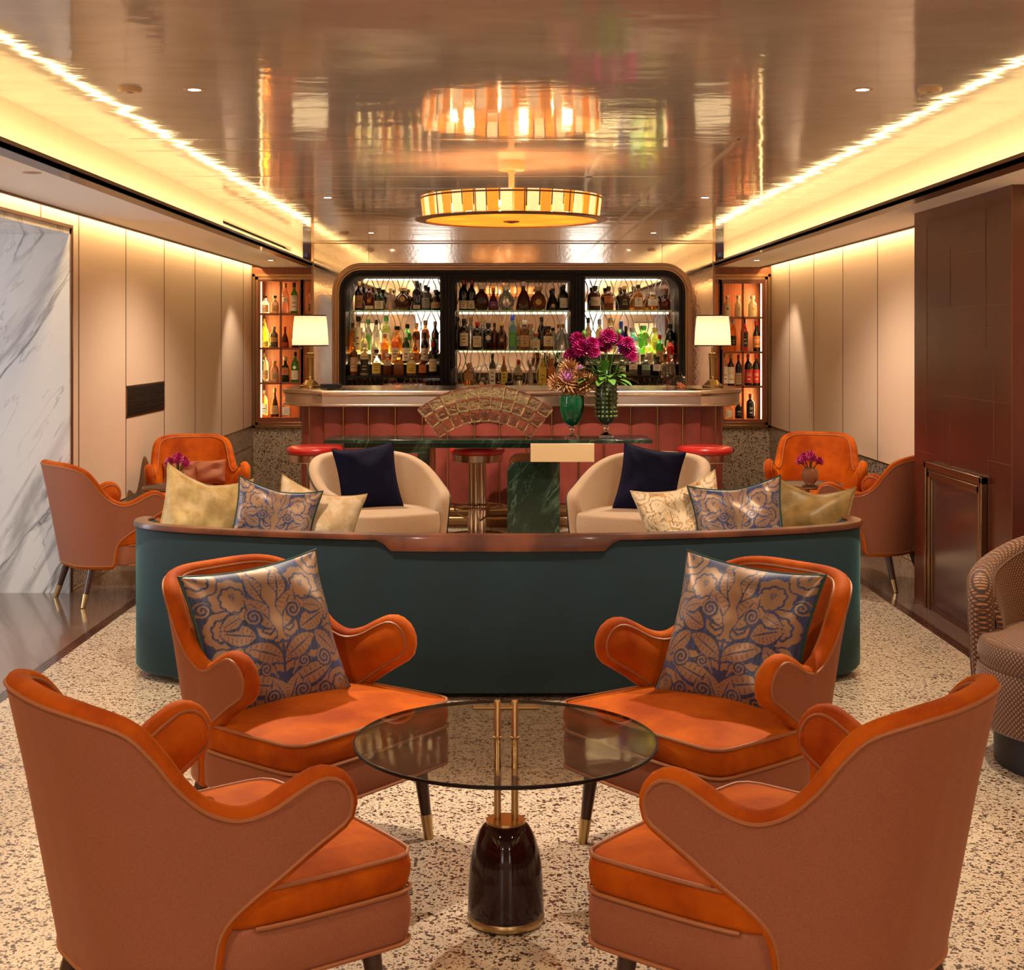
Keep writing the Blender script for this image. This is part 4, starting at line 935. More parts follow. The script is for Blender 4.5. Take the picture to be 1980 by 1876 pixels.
for k, (px, py) in enumerate(((1129, 644), (1197, 642))):
    b = thing('flower_bud', 'green dahlia bud above the %s blooms' % ('left' if k == 0 else 'right'), 'flower', (vx2, 10.66, TZ+.42)); p = Vector(P(px, py, D1))-Vector((vx2, 10.66, TZ+.42))
    obj('bud', MB().ball(p, .018, 10, 8, (1, 1, 1.2)), 'leaf', b); obj('stem', MB().tube([(0, 0, -.1), p*.5, p], .003, 6), 'stem', b)
fo = thing('foliage', 'green dahlia leaves spilling over the rim of the olive glass vase', 'leaves', (vx2, 10.66, TZ+.42)); fo['kind'] = 'stuff'
lm = MB(); rnd = random.Random(9)
for k in range(46):
    a = rnd.uniform(0, 2*pi); el = rnd.uniform(-.1, 1.15); L_ = rnd.uniform(.09, .15); d = Vector((cos(a)*cos(el), sin(a)*cos(el), sin(el))); p = d*rnd.uniform(.02, .15)+Vector((0, 0, .02)); sd = d.cross(Vector((0, 0, 1)));
    if sd.length < .1: sd = Vector((1, 0, 0))
    sd = sd.normalized(); W_ = L_*.27; dr = Vector((0, 0, -L_*.35)); rows = []
    for j in range(7):
        f_ = j/6; c_ = p+d*L_*f_+dr*f_*f_; w_ = W_*sin(pi*min(1, f_*.93+.04))**.8; rows.append([c_-sd*w_+Vector((0, 0, w_*.25)), c_, c_+sd*w_+Vector((0, 0, w_*.25))])
    lm.grid(rows)
obj('leaves', lm, 'leaf', fo, smooth=80, recalc=False)
art = [(1097, 740, 25, 'violet', 'with the open violet centre at the front'), (1120, 731, 18, None, 'closed, in the middle of the urn'), (1102, 715, 20, None, 'tallest, pointing up'), (1137, 742, 20, None, 'at the right rim of the urn'), (1078, 742, 18, None, 'drooping over the left rim'), (1121, 718, 12, 'violet', 'small violet one beside the dahlias'), (1122, 754, 15, None, 'lowest over the rim'), (1104, 757, 14, None, 'small one hanging at the front rim')]
for k, (px, py, R_, c_, wd) in enumerate(art):
    dd = 10.60 if k != 2 else 10.64
    bloom('artichoke_thistle', 'dried gold artichoke thistle, %s' % wd, 'flower', (vx, 10.62, TZ+.32), (WX(px, dd), dd, WZ(py, dd)), R_*dd/F, 'gold_petal', (vx, 10.62, TZ+.2), 'dried thistles in the urn', pw=.75, pl=1.25, petals=90, seed=40+k, centre=c_)

# ---- side tables and their vases
for x, y, lb, sx in ((-2.12, 9.35, 'round dark side table between the two orange armchairs on the left', 0), (2.05, 9.50, 'round dark side table between the two orange armchairs on the right', 1)):
    t = thing('side_table', lb, 'table', (x, y, 0), group='round side tables')
    obj('tabletop', MB().lathe([(0, .555), (.215, .555), (.225, .56), (.225, .575), (.215, .575), (.213, .572), (0, .572)], n=48), 'blackmetal', t)
    obj('rim', MB().tube([(.226*cos(a*pi/24), .226*sin(a*pi/24), .566) for a in range(48)], .007, 6, closed=True), 'bronze', t)
    obj('pole', MB().lathe([(.014, .02), (.014, .556)], n=16), 'bronze', t); obj('base', MB().lathe([(0, 0), (.15, 0), (.15, .012), (.02, .025), (0, .025)], n=36), 'blackmetal', t)
    v = thing('bud_vase', 'small round cut glass vase of purple flowers on the %s side table' % ('right' if sx else 'left'), 'vase', (x+.01, y-.03, .577))
    obj('bowl', MB().lathe([(0, 0), (.03, 0), (.052, .03), (.058, .06), (.048, .095), (.036, .105), (.032, .10), (.044, .09), (.052, .06), (.04, .02), (0, .01)], n=32), 'cutglass', v)
    for k in range(7):
        a = k*.9+.3; r_ = .0 if k == 0 else .055; hx = (x+.01+r_*cos(a)*1.2, y-.03+r_*sin(a), .577+.15+(.04 if k == 0 else .0)+.012*(k % 3)); 
        wd = ['topmost', 'right', 'back right', 'back', 'back left', 'left', 'front'][k]
        bloom('purple_flower', 'purple flower in the small vase on the %s side table, %s of its bunch' % ('right' if sx else 'left', wd), 'flower', (x+.01, y-.03, .68), hx, .036, 'magenta', (x+.01, y-.03, .62), 'purple flowers on the side tables', petals=40, seed=70+k)
# slim lumbar cushion in the left tufted chair
for dx, ry in ((-.10, 2), (.12, -2)):
    o = make_pillow('cushion', 'small copper lumbar cushion in the tufted armchair under the grille, %s one' % ('left' if dx < 0 else 'right'), 'pillow', .23, .17, .07, 'cloth', 'piping', 14, seed=31, group='small copper cushions')
    f = Vector((.30, -.95, 0)); l_ = Vector((.95, .30, 0)); place(o, Vector((-2.20, 10.25, .565))-f*.13+l_*dx, face(.30, -.95), radians(-14), radians(ry))

# ---- bar lamps
def make_lamp(label):
    t = thing('table_lamp', label, 'lamp', group='brass table lamps on the bar')
    pr = [(0, 0), (.088, 0), (.092, .008), (.09, .018), (.074, .024), (.07, .034), (.052, .046), (.044, .06), (.028, .066), (.026, .076), (.03, .082), (.027, .088), (.026, .10), (.031, .24), (.031, .255), (.036, .258), (.036, .266), (.032, .270), (.032, .278), (.037, .282), (.037, .29), (.03, .292), (.012, .30), (.012, .345), (0, .345)]
    obj('base', MB().lathe(pr, n=40), 'antiquegold', t, smooth=40)
    pl = lambda a, z: 1+.018*sin(a*44)
    sh = MB(); n = 220; rows = []
    for z, r_ in ((.355, .150), (.42, .147), (.49, .143), (.56, .137), (.612, .131)): rows.append([(r_*(1+.03*sin(36*2*pi*i/n))*cos(2*pi*i/n), r_*(1+.03*sin(36*2*pi*i/n))*sin(2*pi*i/n), z) for i in range(n)])
    sh.grid(rows, closed_u=True); obj('lamp_shade', sh, 'shade', t, smooth=80)
    tr = MB().tube([(.151*cos(i*pi/24), .151*sin(i*pi/24), .357) for i in range(48)], .005, 6, closed=True).tube([(.133*cos(i*pi/24), .133*sin(i*pi/24), .611) for i in range(48)], .005, 6, closed=True)
    obj('shade_trim', tr, 'legwood', t)
    obj('bulb', MB().ball((0, 0, .455), .022, 12, 8), 'bulb', t)
    return t
LY = 12.08
l1 = make_lamp('brass table lamp with a lit pleated shade at the left end of the bar'); l1.location = (WX(600, LY), LY, cz+.001)
dup(l1, (WX(1378, LY), LY, cz+.001), 1, 'brass table lamp with a lit pleated shade at the right end of the bar')
for px in (600, 1378):
    point('lamp_light', (WX(px, LY), LY, cz+.50), .5, (1, .80, .56), .03); point('lamp_light', (WX(px, LY), LY, cz+.40), .4, (1, .80, .56), .03)

# ---- chandelier
chx, chy = .06, 7.9
t = thing('chandelier', 'round drum ceiling light ringed with amber and clear glass panels', 'chandelier', (chx, chy, 0))
obj('canopy', MB().lathe([(0, 2.478), (.072, 2.478), (.076, 2.484), (.076, ZC), (0, ZC)], n=40), 'beige', t)
obj('stem', MB().lathe([(.016, 2.24), (.016, 2.46), (.022, 2.462), (.022, 2.48)], n=20), 'beige', t)
RC, n_ = .49, 44
for k in range(n_):
    a0, a1 = 2*pi*k/n_+.02, 2*pi*(k+1)/n_+.0; q = []
    for z, r_ in ((2.215, RC), (2.33, RC+.012)): q.append([(r_*cos(a0+(a1-a0)*j/2), r_*sin(a0+(a1-a0)*j/2), z) for j in range(3)])
    q2 = [[(x*.99, y*.99, z) for x, y, z in r_] for r_ in q[::-1]]
    obj('glass_panel', MB().grid(q+q2, closed_v=True), 'amberpanel' if k % 2 else 'clearpanel', t)
obj('top_ring', MB().tube([((RC+.014)*cos(i*pi/48), (RC+.014)*sin(i*pi/48), 2.318) for i in range(96)], .005, 6, closed=True), 'bronze', t)
rb = MB()
for k in range(12): a = 2*pi*k/12+.13; rb.tube([((RC+.006)*cos(a), (RC+.006)*sin(a), 2.21), ((RC+.018)*cos(a), (RC+.018)*sin(a), 2.33)], .0035, 6)
obj('ribs', rb, 'bronze', t)
obj('bottom_flange', MB().lathe([(.475, 2.196), (.532, 2.200), (.536, 2.206), (.50, 2.213), (.475, 2.211), (.475, 2.196)], n=96, cap=False), 'bronze', t)
obj('diffuser', MB().lathe([(0, 2.198), (.476, 2.203), (.476, 2.207), (0, 2.203)], n=96), 'amberdisc', t)
obj('finial', MB().lathe([(0, 2.184), (.01, 2.186), (.045, 2.192), (.045, 2.197), (0, 2.198)], n=30), 'bronze', t)
bm_ = MB()
for k in range(6):
    a = 2*pi*k/6+.3; point('chandelier_light', (chx+.33*cos(a), chy+.33*sin(a), 2.265), 2.6, WARM, .025)
    obj('bulb', MB().ball((.33*cos(a), .33*sin(a), 2.265), .02, 10, 6), 'bulb', t)
# ------------------------------------------------------------------ back bar
SD = 14.66                                            # depth of the shelves' front
t = thing('back_bar', 'arched three-bay back bar unit with glass shelves, mirror and wire lattice', 'shelving', (0, 0, 0))
obj('bronze_frame', arch_band(-.004, .072, YM-.06, YM+.36), 'bronze', t, bevel=.006, seg=2)
obj('bronze_frame', arch_band(.018, .052, YM-.07, YM-.04), 'bronze', t, bevel=.006, seg=2)
for o1, o2, d in ((.070, .098, -.045), (.096, .114, -.03), (.112, .134, -.045)): obj('black_frame', arch_band(o1, o2, YM+d, YM+.36), 'black', t, bevel=.004)
bz0 = 1.04; b0, b1 = BX0+.134, BX1-.134
dv = [(WX(851, YM), WX(880, YM)), (WX(1103, YM), WX(1131, YM))]
for x0, x1 in dv:
    m_ = MB().box(x0, x1, YM-.02, YM+.36, bz0, BZ-.12)
    for k in range(4): q = x0+(x1-x0)*(.08+.24*k); m_.box(q, q+(x1-x0)*.12, YM-.045, YM-.02, bz0, BZ-.10-.005*k)
    obj('divider', m_, 'black', t, bevel=.003)
cb0, cb1 = dv[0][1], dv[1][0]
obj('header', MB().box(cb0-.02, cb1+.02, YM-.04, YM+.3, 2.165, 2.185).box(cb0-.02, cb1+.02, YM-.03, YM+.3, 2.14, 2.165).box(b0, b1, YM-.02, YM+.3, 2.185, 2.2), 'black', t, bevel=.003)
bays = [(b0, dv[0][0]), (cb0, cb1), (dv[1][1], b1)]
YK = YM+.34
for (x0, x1) in bays:
    obj('mirror_back', MB().box(x0, x1, YK, YK+.01, bz0, 2.2), 'clearmirror', t)
    n_ = round((x1-x0)/.102); w_ = (x1-x0)/n_; lt_ = MB(); PR = .36
    for i in range(n_+1):
        for sgn in (-1, 1):
            pts = []
            for j in range(61):
                z = 2.2-(2.2-bz0)*j/60; ph_ = ((2.2-z)/PR+(.5 if i % 2 else 0)) % 1
                f_ = max(0, sin(pi*ph_))**1.6*.94 if ph_ < 1 else 0
                f_ = (.5-.5*cos(2*pi*ph_**.8))*.94
                x = x0+i*w_+sgn*w_*.5*f_
                pts.append((min(x1-.004, max(x0+.004, x)), YK-.012, z))
            lt_.tube(pts, .0046, 6)
    obj('lattice', lt_, 'lattice', t)
zT, zM = 1.832, 1.425
obj('glass_shelf', MB().box(bays[0][0], bays[0][1], SD-.06, YK-.02, zT-.018, zT-.002), 'shelfglass', t)
obj('glass_shelf', MB().box(bays[1][0], bays[1][1], SD-.06, YK-.02, zT-.018, zT-.002), 'shelfglass', t)
obj('glass_shelf', MB().box(bays[2][0], bays[2][1], SD-.06, YK-.02, zT-.018, zT-.002), 'shelfglass', t)
obj('glass_shelf', MB().box(bays[1][0], bays[1][1], SD-.06, YK-.02, zM-.018, zM-.002), 'shelfglass', t)
for k in (0, 2):
    x0, x1 = bays[k]
    obj('step_riser', MB().box(x0, x1, SD-.05, YK-.02, 1.135, 1.160).box(x0, x1, SD+.05, YK-.02, 1.16, 1.268).box(x0, x1, SD+.15, YK-.02, 1.268, 1.375), 'black', t)
    for z, y in ((1.268, SD+.05), (1.375, SD+.15)):
        obj('lit_step', MB().box(x0, x1, y-.004, YK-.02, z, z+.008), 'lightstep', t)
obj('back_counter', MB().box(b0, b1, YM-.35, YK, .95, bz0), 'blackmetal', t, bevel=.004)
obj('cabinet_base', MB().box(b0, b1, YM-.30, YK, 0, .95), 'black', t)
for (x0, x1) in bays:
    area('shelf_light', ((x0+x1)/2, SD+.0, 2.17), (0, .25, -1), x1-x0-.1, .06, .7, SOFT)
    area('shelf_light', ((x0+x1)/2, SD-.03, zT-.022), (0, .35, -1), x1-x0-.05, .05, .4, (1, .74, .45))
for k in (0, 2):
    x0, x1 = bays[k]
    for z, y in ((1.285, SD+.15), (1.39, SD+.25)): area('step_light', ((x0+x1)/2, y-.01, z-.002), (0, -.15, 1), x1-x0-.05, .02, 1.6, GOLD)
area('shelf_light', ((cb0+cb1)/2, SD-.03, zM-.022), (0, .35, -1), cb1-cb0-.05, .05, .4, (1, .72, .42))

# ---- bottles.  profiles are (radius, height) as shares of half the width and of the height
PR_ = {
 'tall': [(.95, 0), (1, .02), (1, .58), (.9, .66), (.45, .75), (.34, .80), (.32, .97), (.36, .98), (.36, 1)],
 'slim': [(.95, 0), (1, .02), (1, .50), (.85, .60), (.42, .74), (.32, .82), (.30, 1)],
 'whisky': [(.95, 0), (1, .02), (1, .60), (.93, .68), (.6, .75), (.38, .79), (.34, .98), (.4, 1)],
 'squat': [(.9, 0), (1, .04), (1, .50), (.88, .62), (.45, .72), (.35, .76), (.35, .97), (.42, 1)],
 'globe': [(.45, 0), (.8, .07), (1, .28), (1, .42), (.8, .62), (.40, .74), (.32, .80), (.36, .97), (.42, 1)],
 'bell': [(.95, 0), (1, .04), (.97, .20), (.72, .48), (.4, .64), (.25, .74), (.24, .97), (.3, 1)],
 'decanter': [(.85, 0), (1, .05), (1, .40), (.75, .55), (.36, .64), (.3, .78), (.34, .80), (.2, .82)],
}
GL = {}
def glassm(col, tr=.75):
    k = (tuple(round(c, 3) for c in col), tr)
    if k not in GL: GL[k] = mat('bottle_glass', col, .07, trans=tr, spec=.6)
    return GL[k]
LB = {}
def flat(col, rough=.6, metal=0):
    k = (tuple(round(c, 3) for c in col), metal)
    if k not in LB: LB[k] = mat('label_paper', col, rough, metal)
    return LB[k]
COL = {'dark': ((.018, .010, .008), .25), 'darkgreen': ((.012, .035, .012), .4), 'brown': ((.10, .025, .006), .5), 'darkred': ((.14, .012, .006), .5), 'amber': ((.75, .28, .04), .8), 'darkamber': ((.38, .10, .015), .75),
 'pale': ((.93, .82, .48), .85), 'clear': ((.95, .93, .88), .9), 'yellow': ((.95, .72, .06), .8), 'green': ((.06, .42, .06), .75), 'lime': ((.30, .85, .12), .8), 'blue': ((.02, .06, .55), .7), 'sky': ((.35, .78, .85), .85), 'orange': ((.95, .35, .04), .8), 'red': ((.70, .03, .02), .7), 'black': ((.006, .006, .007), .0), 'grey': ((.14, .13, .10), .5), 'olive': ((.75, .85, .30), .8), 'cream': ((.80, .70, .45), .3), 'pink': ((.85, .55, .42), .8)}
LC = {'cream': (.72, .60, .42), 'white': (.80, .76, .68), 'brown': (.36, .17, .07), 'orange': (.62, .20, .06), 'yellow': (.75, .60, .12), 'green': (.10, .40, .08), 'mint': (.40, .68, .52), 'red': (.5, .03, .02), 'black': (.015, .013, .012), 'grey': (.35, .34, .32), 'gold': (.55, .36, .12), 'purple': (.16, .05, .22), 'tan': (.50, .30, .15)}
def bottle(px, py_top, z0, D, wpx, kind, col, label, cap, desc, group, lab=(.12, .45), stopper=None, txt=None, square=False, name='bottle', cat='bottle', disc=None):
    """one bottle; its place on the shelf, width and height are measured"""
    W = wpx*D/F; hgt = max(.06, WZ(py_top, D)-z0); x = WX(px, D)
    t = thing(name, desc, cat, (x, D, z0), 0, group)
    pf = [(r_*W/2, z*hgt) for r_, z in PR_[kind]]
    c, tr = COL[col]; n = 4 if square else 16
    if square:
        mb = MB(); rg = []
        for r_, z in pf:
            k = min(1, r_/(W/2)*1.0)
            if r_ > W*.33: rg.append([(a, b, z) for a, b in rrect(-r_, r_, -r_*.8, r_*.8, r_*.25, 3)])
            else: rg.append([(a, b, z) for a, b in rrect(-r_, r_, -r_, r_, r_*.99, 3)])
        mb.rings(rg)
    else: mb = MB().lathe(pf, n=n)
    obj('body', mb, glassm(c, tr), t, smooth=50)
    fy = W/2*(.8 if square else 1)
    if label:
        z_0, z_1 = lab[0]*hgt, lab[1]*hgt; lm_ = MB()
        if square: lm_.box(-W*.40, W*.40, -fy-.0012, -fy+.002, z_0, z_1)
        else: lm_.grid([[((W/2+.0012)*sin(a), -(W/2+.0012)*cos(a), z) for a in [(-1.15+2.3*j/10) for j in range(11)]] for z in (z_0, z_1)])
        lo = obj('label', lm_, flat(LC[label]), t)
        dk = label in ('black', 'purple', 'green', 'red'); bandc = (.6, .5, .3) if dk else (.10, .05, .03)
        pm_ = MB(); rr = random.Random(int(px*7))
        hh = z_1-z_0
        for k_ in range(2+rr.randrange(2)):
            zz = z_0+hh*(.22+.24*k_)+hh*.03; ww = rr.uniform(.25, .6); th_ = hh*rr.choice((.05, .08, .04))
            if txt and k_: continue
            if square: pm_.box(-W*.4*ww, W*.4*ww, -fy-.002, -fy-.001, zz, zz+th_)
            else: pm_.grid([[((W/2+.0018)*sin(a), -(W/2+.0018)*cos(a), z) for a in [(-ww+2*ww*j/6) for j in range(7)]] for z in (zz, zz+th_)])
        obj('print', pm_, flat(bandc), lo)
        if txt: text(txt[0], txt[1]*W, (0, -fy-.0028, (z_0+z_1)/2+hh*.12), lo, txt[2])
    if disc: obj('medallion', MB().lathe([(0, 0), (disc[0]*W, 0), (disc[0]*W, .003), (0, .003)], n=20, cx=0, cy=0).__class__().add([(v[0], -fy-.001-v[2], v[1]+disc[1]*hgt) for v in MB().lathe([(0, 0), (disc[0]*W, 0), (disc[0]*W, .003), (0, .003)], n=20).v], MB().lathe([(0, 0), (1, 0), (1, .003), (0, .003)], n=20).f), flat(LC[disc[2]]), t)
    if cap:
        rn = max(pf[-1][0], .004)
        obj('cap', MB().lathe([(rn*1.15, hgt*.86), (rn*1.2, hgt*.865), (rn*1.2, hgt*1.0), (rn*.9, hgt*1.008), (0, hgt*1.01)], n=12), flat(LC[cap] if cap in LC else COL[cap][0], .35), t)
    return t
def row(items, z0, D, where, group, first=1):
    used = {}
    for k, it in enumerate(items):
        px, top, wd, kind, col, label, cap = it[:7]; kw = it[7] if len(it) > 7 else {}
        look = {'tall': 'tall', 'slim': 'slender', 'whisky': 'round-shouldered', 'squat': 'squat', 'globe': 'globe-shaped', 'bell': 'bell-shaped', 'decanter': 'decanter-like'}[kind]
        cn = {'darkgreen': 'dark green', 'darkred': 'dark red', 'darkamber': 'deep amber', 'pale': 'pale straw', 'sky': 'light blue', 'lime': 'bright green', 'olive': 'yellow-green', 'cream': 'frosted cream'}.get(col, col)
        d = '%s %s bottle%s, %s from left %s' % (look, cn, (' with %s label' % label) if label else '', ORD[k], where)
        bottle(px, top, z0, D, wd, kind, col, label, cap, d, group, **kw)
g_ = 'bottles on the back bar'
row([(694, 545, 16, 'tall', 'dark', 'brown', 'gold', dict(lab=(.08, .52))), (714, 552, 17, 'whisky', 'darkred', 'cream', 'brown', dict(lab=(.05, .18), disc=(.22, .38, 'orange'))), (733, 557, 18, 'squat', 'darkgreen', 'cream', 'black', dict(lab=(.06, .42))),
     (755, 558, 21, 'bell', 'pink', None, 'gold'), (779, 557, 33, 'globe', 'brown', None, 'gold', dict(disc=(.16, .5, 'gold'))), (806, 544, 17, 'tall', 'black', 'cream', 'black', dict(lab=(.05, .18), square=True)),
     (823, 552, 16, 'whisky', 'grey', 'grey', 'black', dict(lab=(.1, .5))), (843, 561, 18, 'squat', 'dark', 'tan', 'black', dict(lab=(.1, .4)))], zT, SD+.03, 'on top shelf of left bay', g_)
row([(681, 625, 11, 'slim', 'amber', None, 'black'), (692, 612, 14, 'squat', 'pale', 'cream', 'black', dict(lab=(.1, .7))), (711, 618, 12, 'tall', 'clear', 'green', 'green', dict(lab=(.1, .55))), (727, 619, 11, 'slim', 'clear', 'white', 'black', dict(lab=(.1, .5))),
     (746, 611, 15, 'whisky', 'olive', 'white', 'green', dict(lab=(.2, .55))), (767, 631, 18, 'squat', 'amber', None, 'black'), (787, 627, 14, 'whisky', 'green', 'cream', 'black', dict(lab=(.1, .45))), (804.5, 625, 13.5, 'whisky', 'darkamber', 'cream', 'gold'),
     (822, 620, 14.5, 'whisky', 'amber', 'white', 'brown'), (841, 622, 13.5, 'tall', 'dark', 'cream', 'brown')], 1.384, SD+.22, 'on rear step of left bay', g_)
row([(704.5, 642, 14.5, 'whisky', 'pale', 'cream', 'white'), (724, 644, 13.5, 'slim', 'clear', 'white', 'white', dict(lab=(.1, .55))), (744, 646, 14.5, 'whisky', 'orange', 'orange', 'brown', dict(lab=(.15, .5))), (764.5, 642, 16, 'whisky', 'amber', 'cream', 'gold', dict(lab=(.1, .5))),
     (785, 644, 14.5, 'tall', 'darkgreen', 'white', 'white', dict(lab=(.1, .52))), (803, 643, 15.5, 'bell', 'darkamber', 'orange', 'black', dict(lab=(.05, .35))), (821, 643, 14.5, 'tall', 'dark', 'cream', 'black', dict(lab=(.1, .5))), (839, 645, 11, 'whisky', 'dark', 'tan', 'brown')], 1.277, SD+.12, 'on middle step of left bay', g_)
row([(684, 662, 16, 'whisky', 'darkamber', 'tan', 'gold', dict(lab=(.12, .55))), (705, 664, 17, 'whisky', 'pale', 'black', 'white', dict(lab=(.08, .5))), (728, 676, 18, 'squat', 'clear', 'yellow', 'black', dict(lab=(.08, .5), txt=None)), (749, 684, 16.5, 'squat', 'darkamber', 'cream', 'white', dict(lab=(.45, .72))),
     (771, 673, 19, 'decanter', 'amber', None, None, dict(square=True)), (795.5, 682, 19, 'squat', 'pale', 'yellow', 'cream', dict(lab=(.1, .5))), (817, 691, 16, 'squat', 'darkred', 'orange', 'white', dict(lab=(.15, .6))), (837, 662, 15.5, 'whisky', 'dark', 'cream', 'red', dict(lab=(.12, .5)))], 1.161, SD+.0, 'on front step of left bay', g_)
row([(896, 541, 17, 'tall', 'black', 'cream', 'red', dict(lab=(.05, .32))), (911.5, 541, 15, 'tall', 'black', 'cream', 'red', dict(lab=(.05, .32))), (931, 552, 28, 'globe', 'brown', None, 'white', dict(disc=(.2, .4, 'black'))), (954, 557, 19, 'bell', 'darkred', 'purple', 'gold', dict(lab=(.15, .4))),
     (979, 552, 30, 'globe', 'clear', None, 'clear'), (1012.5, 545, 29, 'bell', 'brown', None, 'clear'), (1041, 555, 30, 'globe', 'darkamber', None, 'gold', dict(disc=(.19, .35, 'gold'))), (1069, 558, 22, 'bell', 'black', None, 'black', dict(disc=(.15, .22, 'gold'))), (1090, 551, 17, 'tall', 'dark', 'white', 'black', dict(lab=(.1, .48)))], zT, SD+.03, 'on top shelf of centre bay', g_)
row([(883, 612, 10, 'tall', 'dark', None, 'black'), (897, 617, 18, 'whisky', 'dark', 'cream', 'black', dict(lab=(.12, .55))), (922.7, 623, 17.5, 'whisky', 'dark', 'cream', 'red', dict(lab=(.1, .5))), (944, 625, 19, 'whisky', 'dark', None, 'black', dict(disc=(.25, .45, 'white'))), (956, 625, 11, 'whisky', 'darkred', None, 'black'),
     (970, 623, 19, 'squat', 'brown', None, 'gold', dict(disc=(.2, .35, 'tan'))), (991.5, 610, 15, 'tall', 'sky', 'green', 'blue', dict(lab=(.1, .5), square=True)), (1014.5, 620, 17.5, 'whisky', 'darkamber', 'tan', 'white', dict(lab=(.1, .5))), (1036.6, 645, 18, 'squat', 'clear', 'cream', 'red', dict(lab=(.12, .6))),
     (1048, 613, 13, 'tall', 'dark', None, 'black'), (1060, 631, 21, 'squat', 'darkamber', 'cream', 'black', dict(lab=(.15, .58))), (1086, 627, 28, 'bell', 'clear', None, 'brown')], zM, SD+.02, 'in front, centre bay middle shelf', g_)
row([(910, 614, 14, 'whisky', 'clear', None, 'brown'), (933, 616, 17, 'globe', 'clear', 'cream', 'gold', dict(lab=(.1, .4))), (1003, 618, 12, 'whisky', 'orange', 'cream', 'gold'), (1026, 627, 18, 'squat', 'pale', None, 'brown'), (1070, 634, 12, 'whisky', 'clear', None, 'black')], zM, SD+.16, 'in second rank, centre bay middle shelf', g_)
row([(906, 704, 18, 'whisky', 'amber', 'tan', 'brown', dict(lab=(.3, .6))), (952, 684, 12.5, 'tall', 'dark', 'white', 'black', dict(lab=(.05, .55))), (974.5, 688, 12, 'slim', 'amber', 'yellow', 'orange', dict(lab=(.1, .5))), (1003, 697, 15, 'squat', 'pale', 'black', 'red', dict(lab=(.25, .45))), (1027, 694, 9, 'bell', 'clear', None, None), (1049, 684, 16, 'slim', 'yellow', 'yellow', 'cream', dict(lab=(.1, .6))), (1067, 684, 15, 'slim', 'orange', 'pink' if 0 else 'orange', 'cream', dict(lab=(.1, .6)))], bz0, SD-.03, 'on counter below the centre bay', g_)
row([(1151, 553, 20, 'whisky', 'brown', 'cream', 'black', dict(lab=(.18, .55))), (1177, 554, 18, 'whisky', 'darkamber', 'orange', 'black', dict(lab=(.3, .6))), (1207.5, 553, 20, 'squat', 'brown', 'black', 'gold', dict(lab=(.15, .5))), (1234, 551, 17.5, 'squat', 'amber', 'white', 'black', dict(lab=(.15, .5), square=True)), (1262, 565, 21, 'squat', 'amber', 'white', 'clear', dict(lab=(.25, .62))), (1287, 570, 19, 'squat', 'darkred', None, 'black')], zT, SD+.03, 'on top shelf of right bay', g_)
row([(1138, 615, 12, 'tall', 'pale', None, 'black'), (1160, 618, 14, 'tall', 'pale', 'white', 'grey'), (1181, 615, 14, 'tall', 'pale', 'cream', 'tan'), (1202, 622, 12, 'tall', 'blue', None, 'blue'), (1211, 631, 10, 'slim', 'dark', None, 'black'), (1223.8, 634, 18, 'squat', 'sky', 'white', 'grey'), (1245, 630, 21, 'whisky', 'lime', None, 'green', dict(disc=(.1, .72, 'red'))), (1268, 634, 17, 'squat', 'olive', 'yellow', 'gold'), (1296, 627, 17, 'whisky', 'black', 'grey', 'black')], 1.384, SD+.22, 'on rear step of right bay', g_)
row([(1231, 660, 15, 'whisky', 'clear', 'white', 'white', dict(lab=(.1, .5))), (1255, 656, 17, 'whisky', 'pale', 'cream', 'cream', dict(lab=(.1, .45))), (1275.6, 648, 14.5, 'whisky', 'green', 'gold', 'red', dict(lab=(.05, .45))), (1296, 655, 14, 'whisky', 'red', 'red', 'black', dict(lab=(.1, .42), txt=('24', .55, 'white_ink')))], 1.277, SD+.12, 'on middle step of right bay', g_)
row([(1203, 690, 14, 'squat', 'clear', 'white', 'grey', dict(lab=(.1, .5))), (1224, 692, 17, 'squat', 'clear', 'white', 'grey', dict(lab=(.35, .65))), (1249, 690, 17, 'squat', 'clear', 'mint', 'grey', dict(lab=(.3, .58))), (1271, 690, 19, 'squat', 'black', 'white', 'black', dict(lab=(.25, .6))), (1298.6, 687, 14, 'slim', 'clear', None, 'clear')], 1.161, SD+.0, 'on front step of right bay', g_)
# red ring mark on the small bottle in the left bay
# stemware under the steps
def cup(px, py, D, wpx, hpx, z0, label, kind='tumbler'):
    W, h_ = wpx*D/F, hpx*D/F; t = thing('drinking_glass', label, 'glass', (WX(px, D), D, z0), 0, 'glasses on the back counter')
    obj('bowl', MB().lathe([(0, 0), (W*.42, 0), (W*.5, h_*.3), (W*.5, h_), (W*.46, h_), (W*.45, h_*.2), (0, h_*.12)], n=14), 'thinglass', t, smooth=50)
for bay, pxs in (('left', [673, 682, 691, 700, 709, 718, 727, 736, 821, 830, 839, 847]), ('right', [1196, 1206, 1216, 1226, 1236, 1246, 1256, 1266, 1276])):
    for k, px in enumerate(pxs):
        for j in range(2): cup(px+j*4, 0, SD-.04+j*.09, 9, 13+(k % 2), bz0, 'clear tumbler, %s from left in %s rank under the %s bay' % (ORD[k], ('front', 'rear')[j], bay))
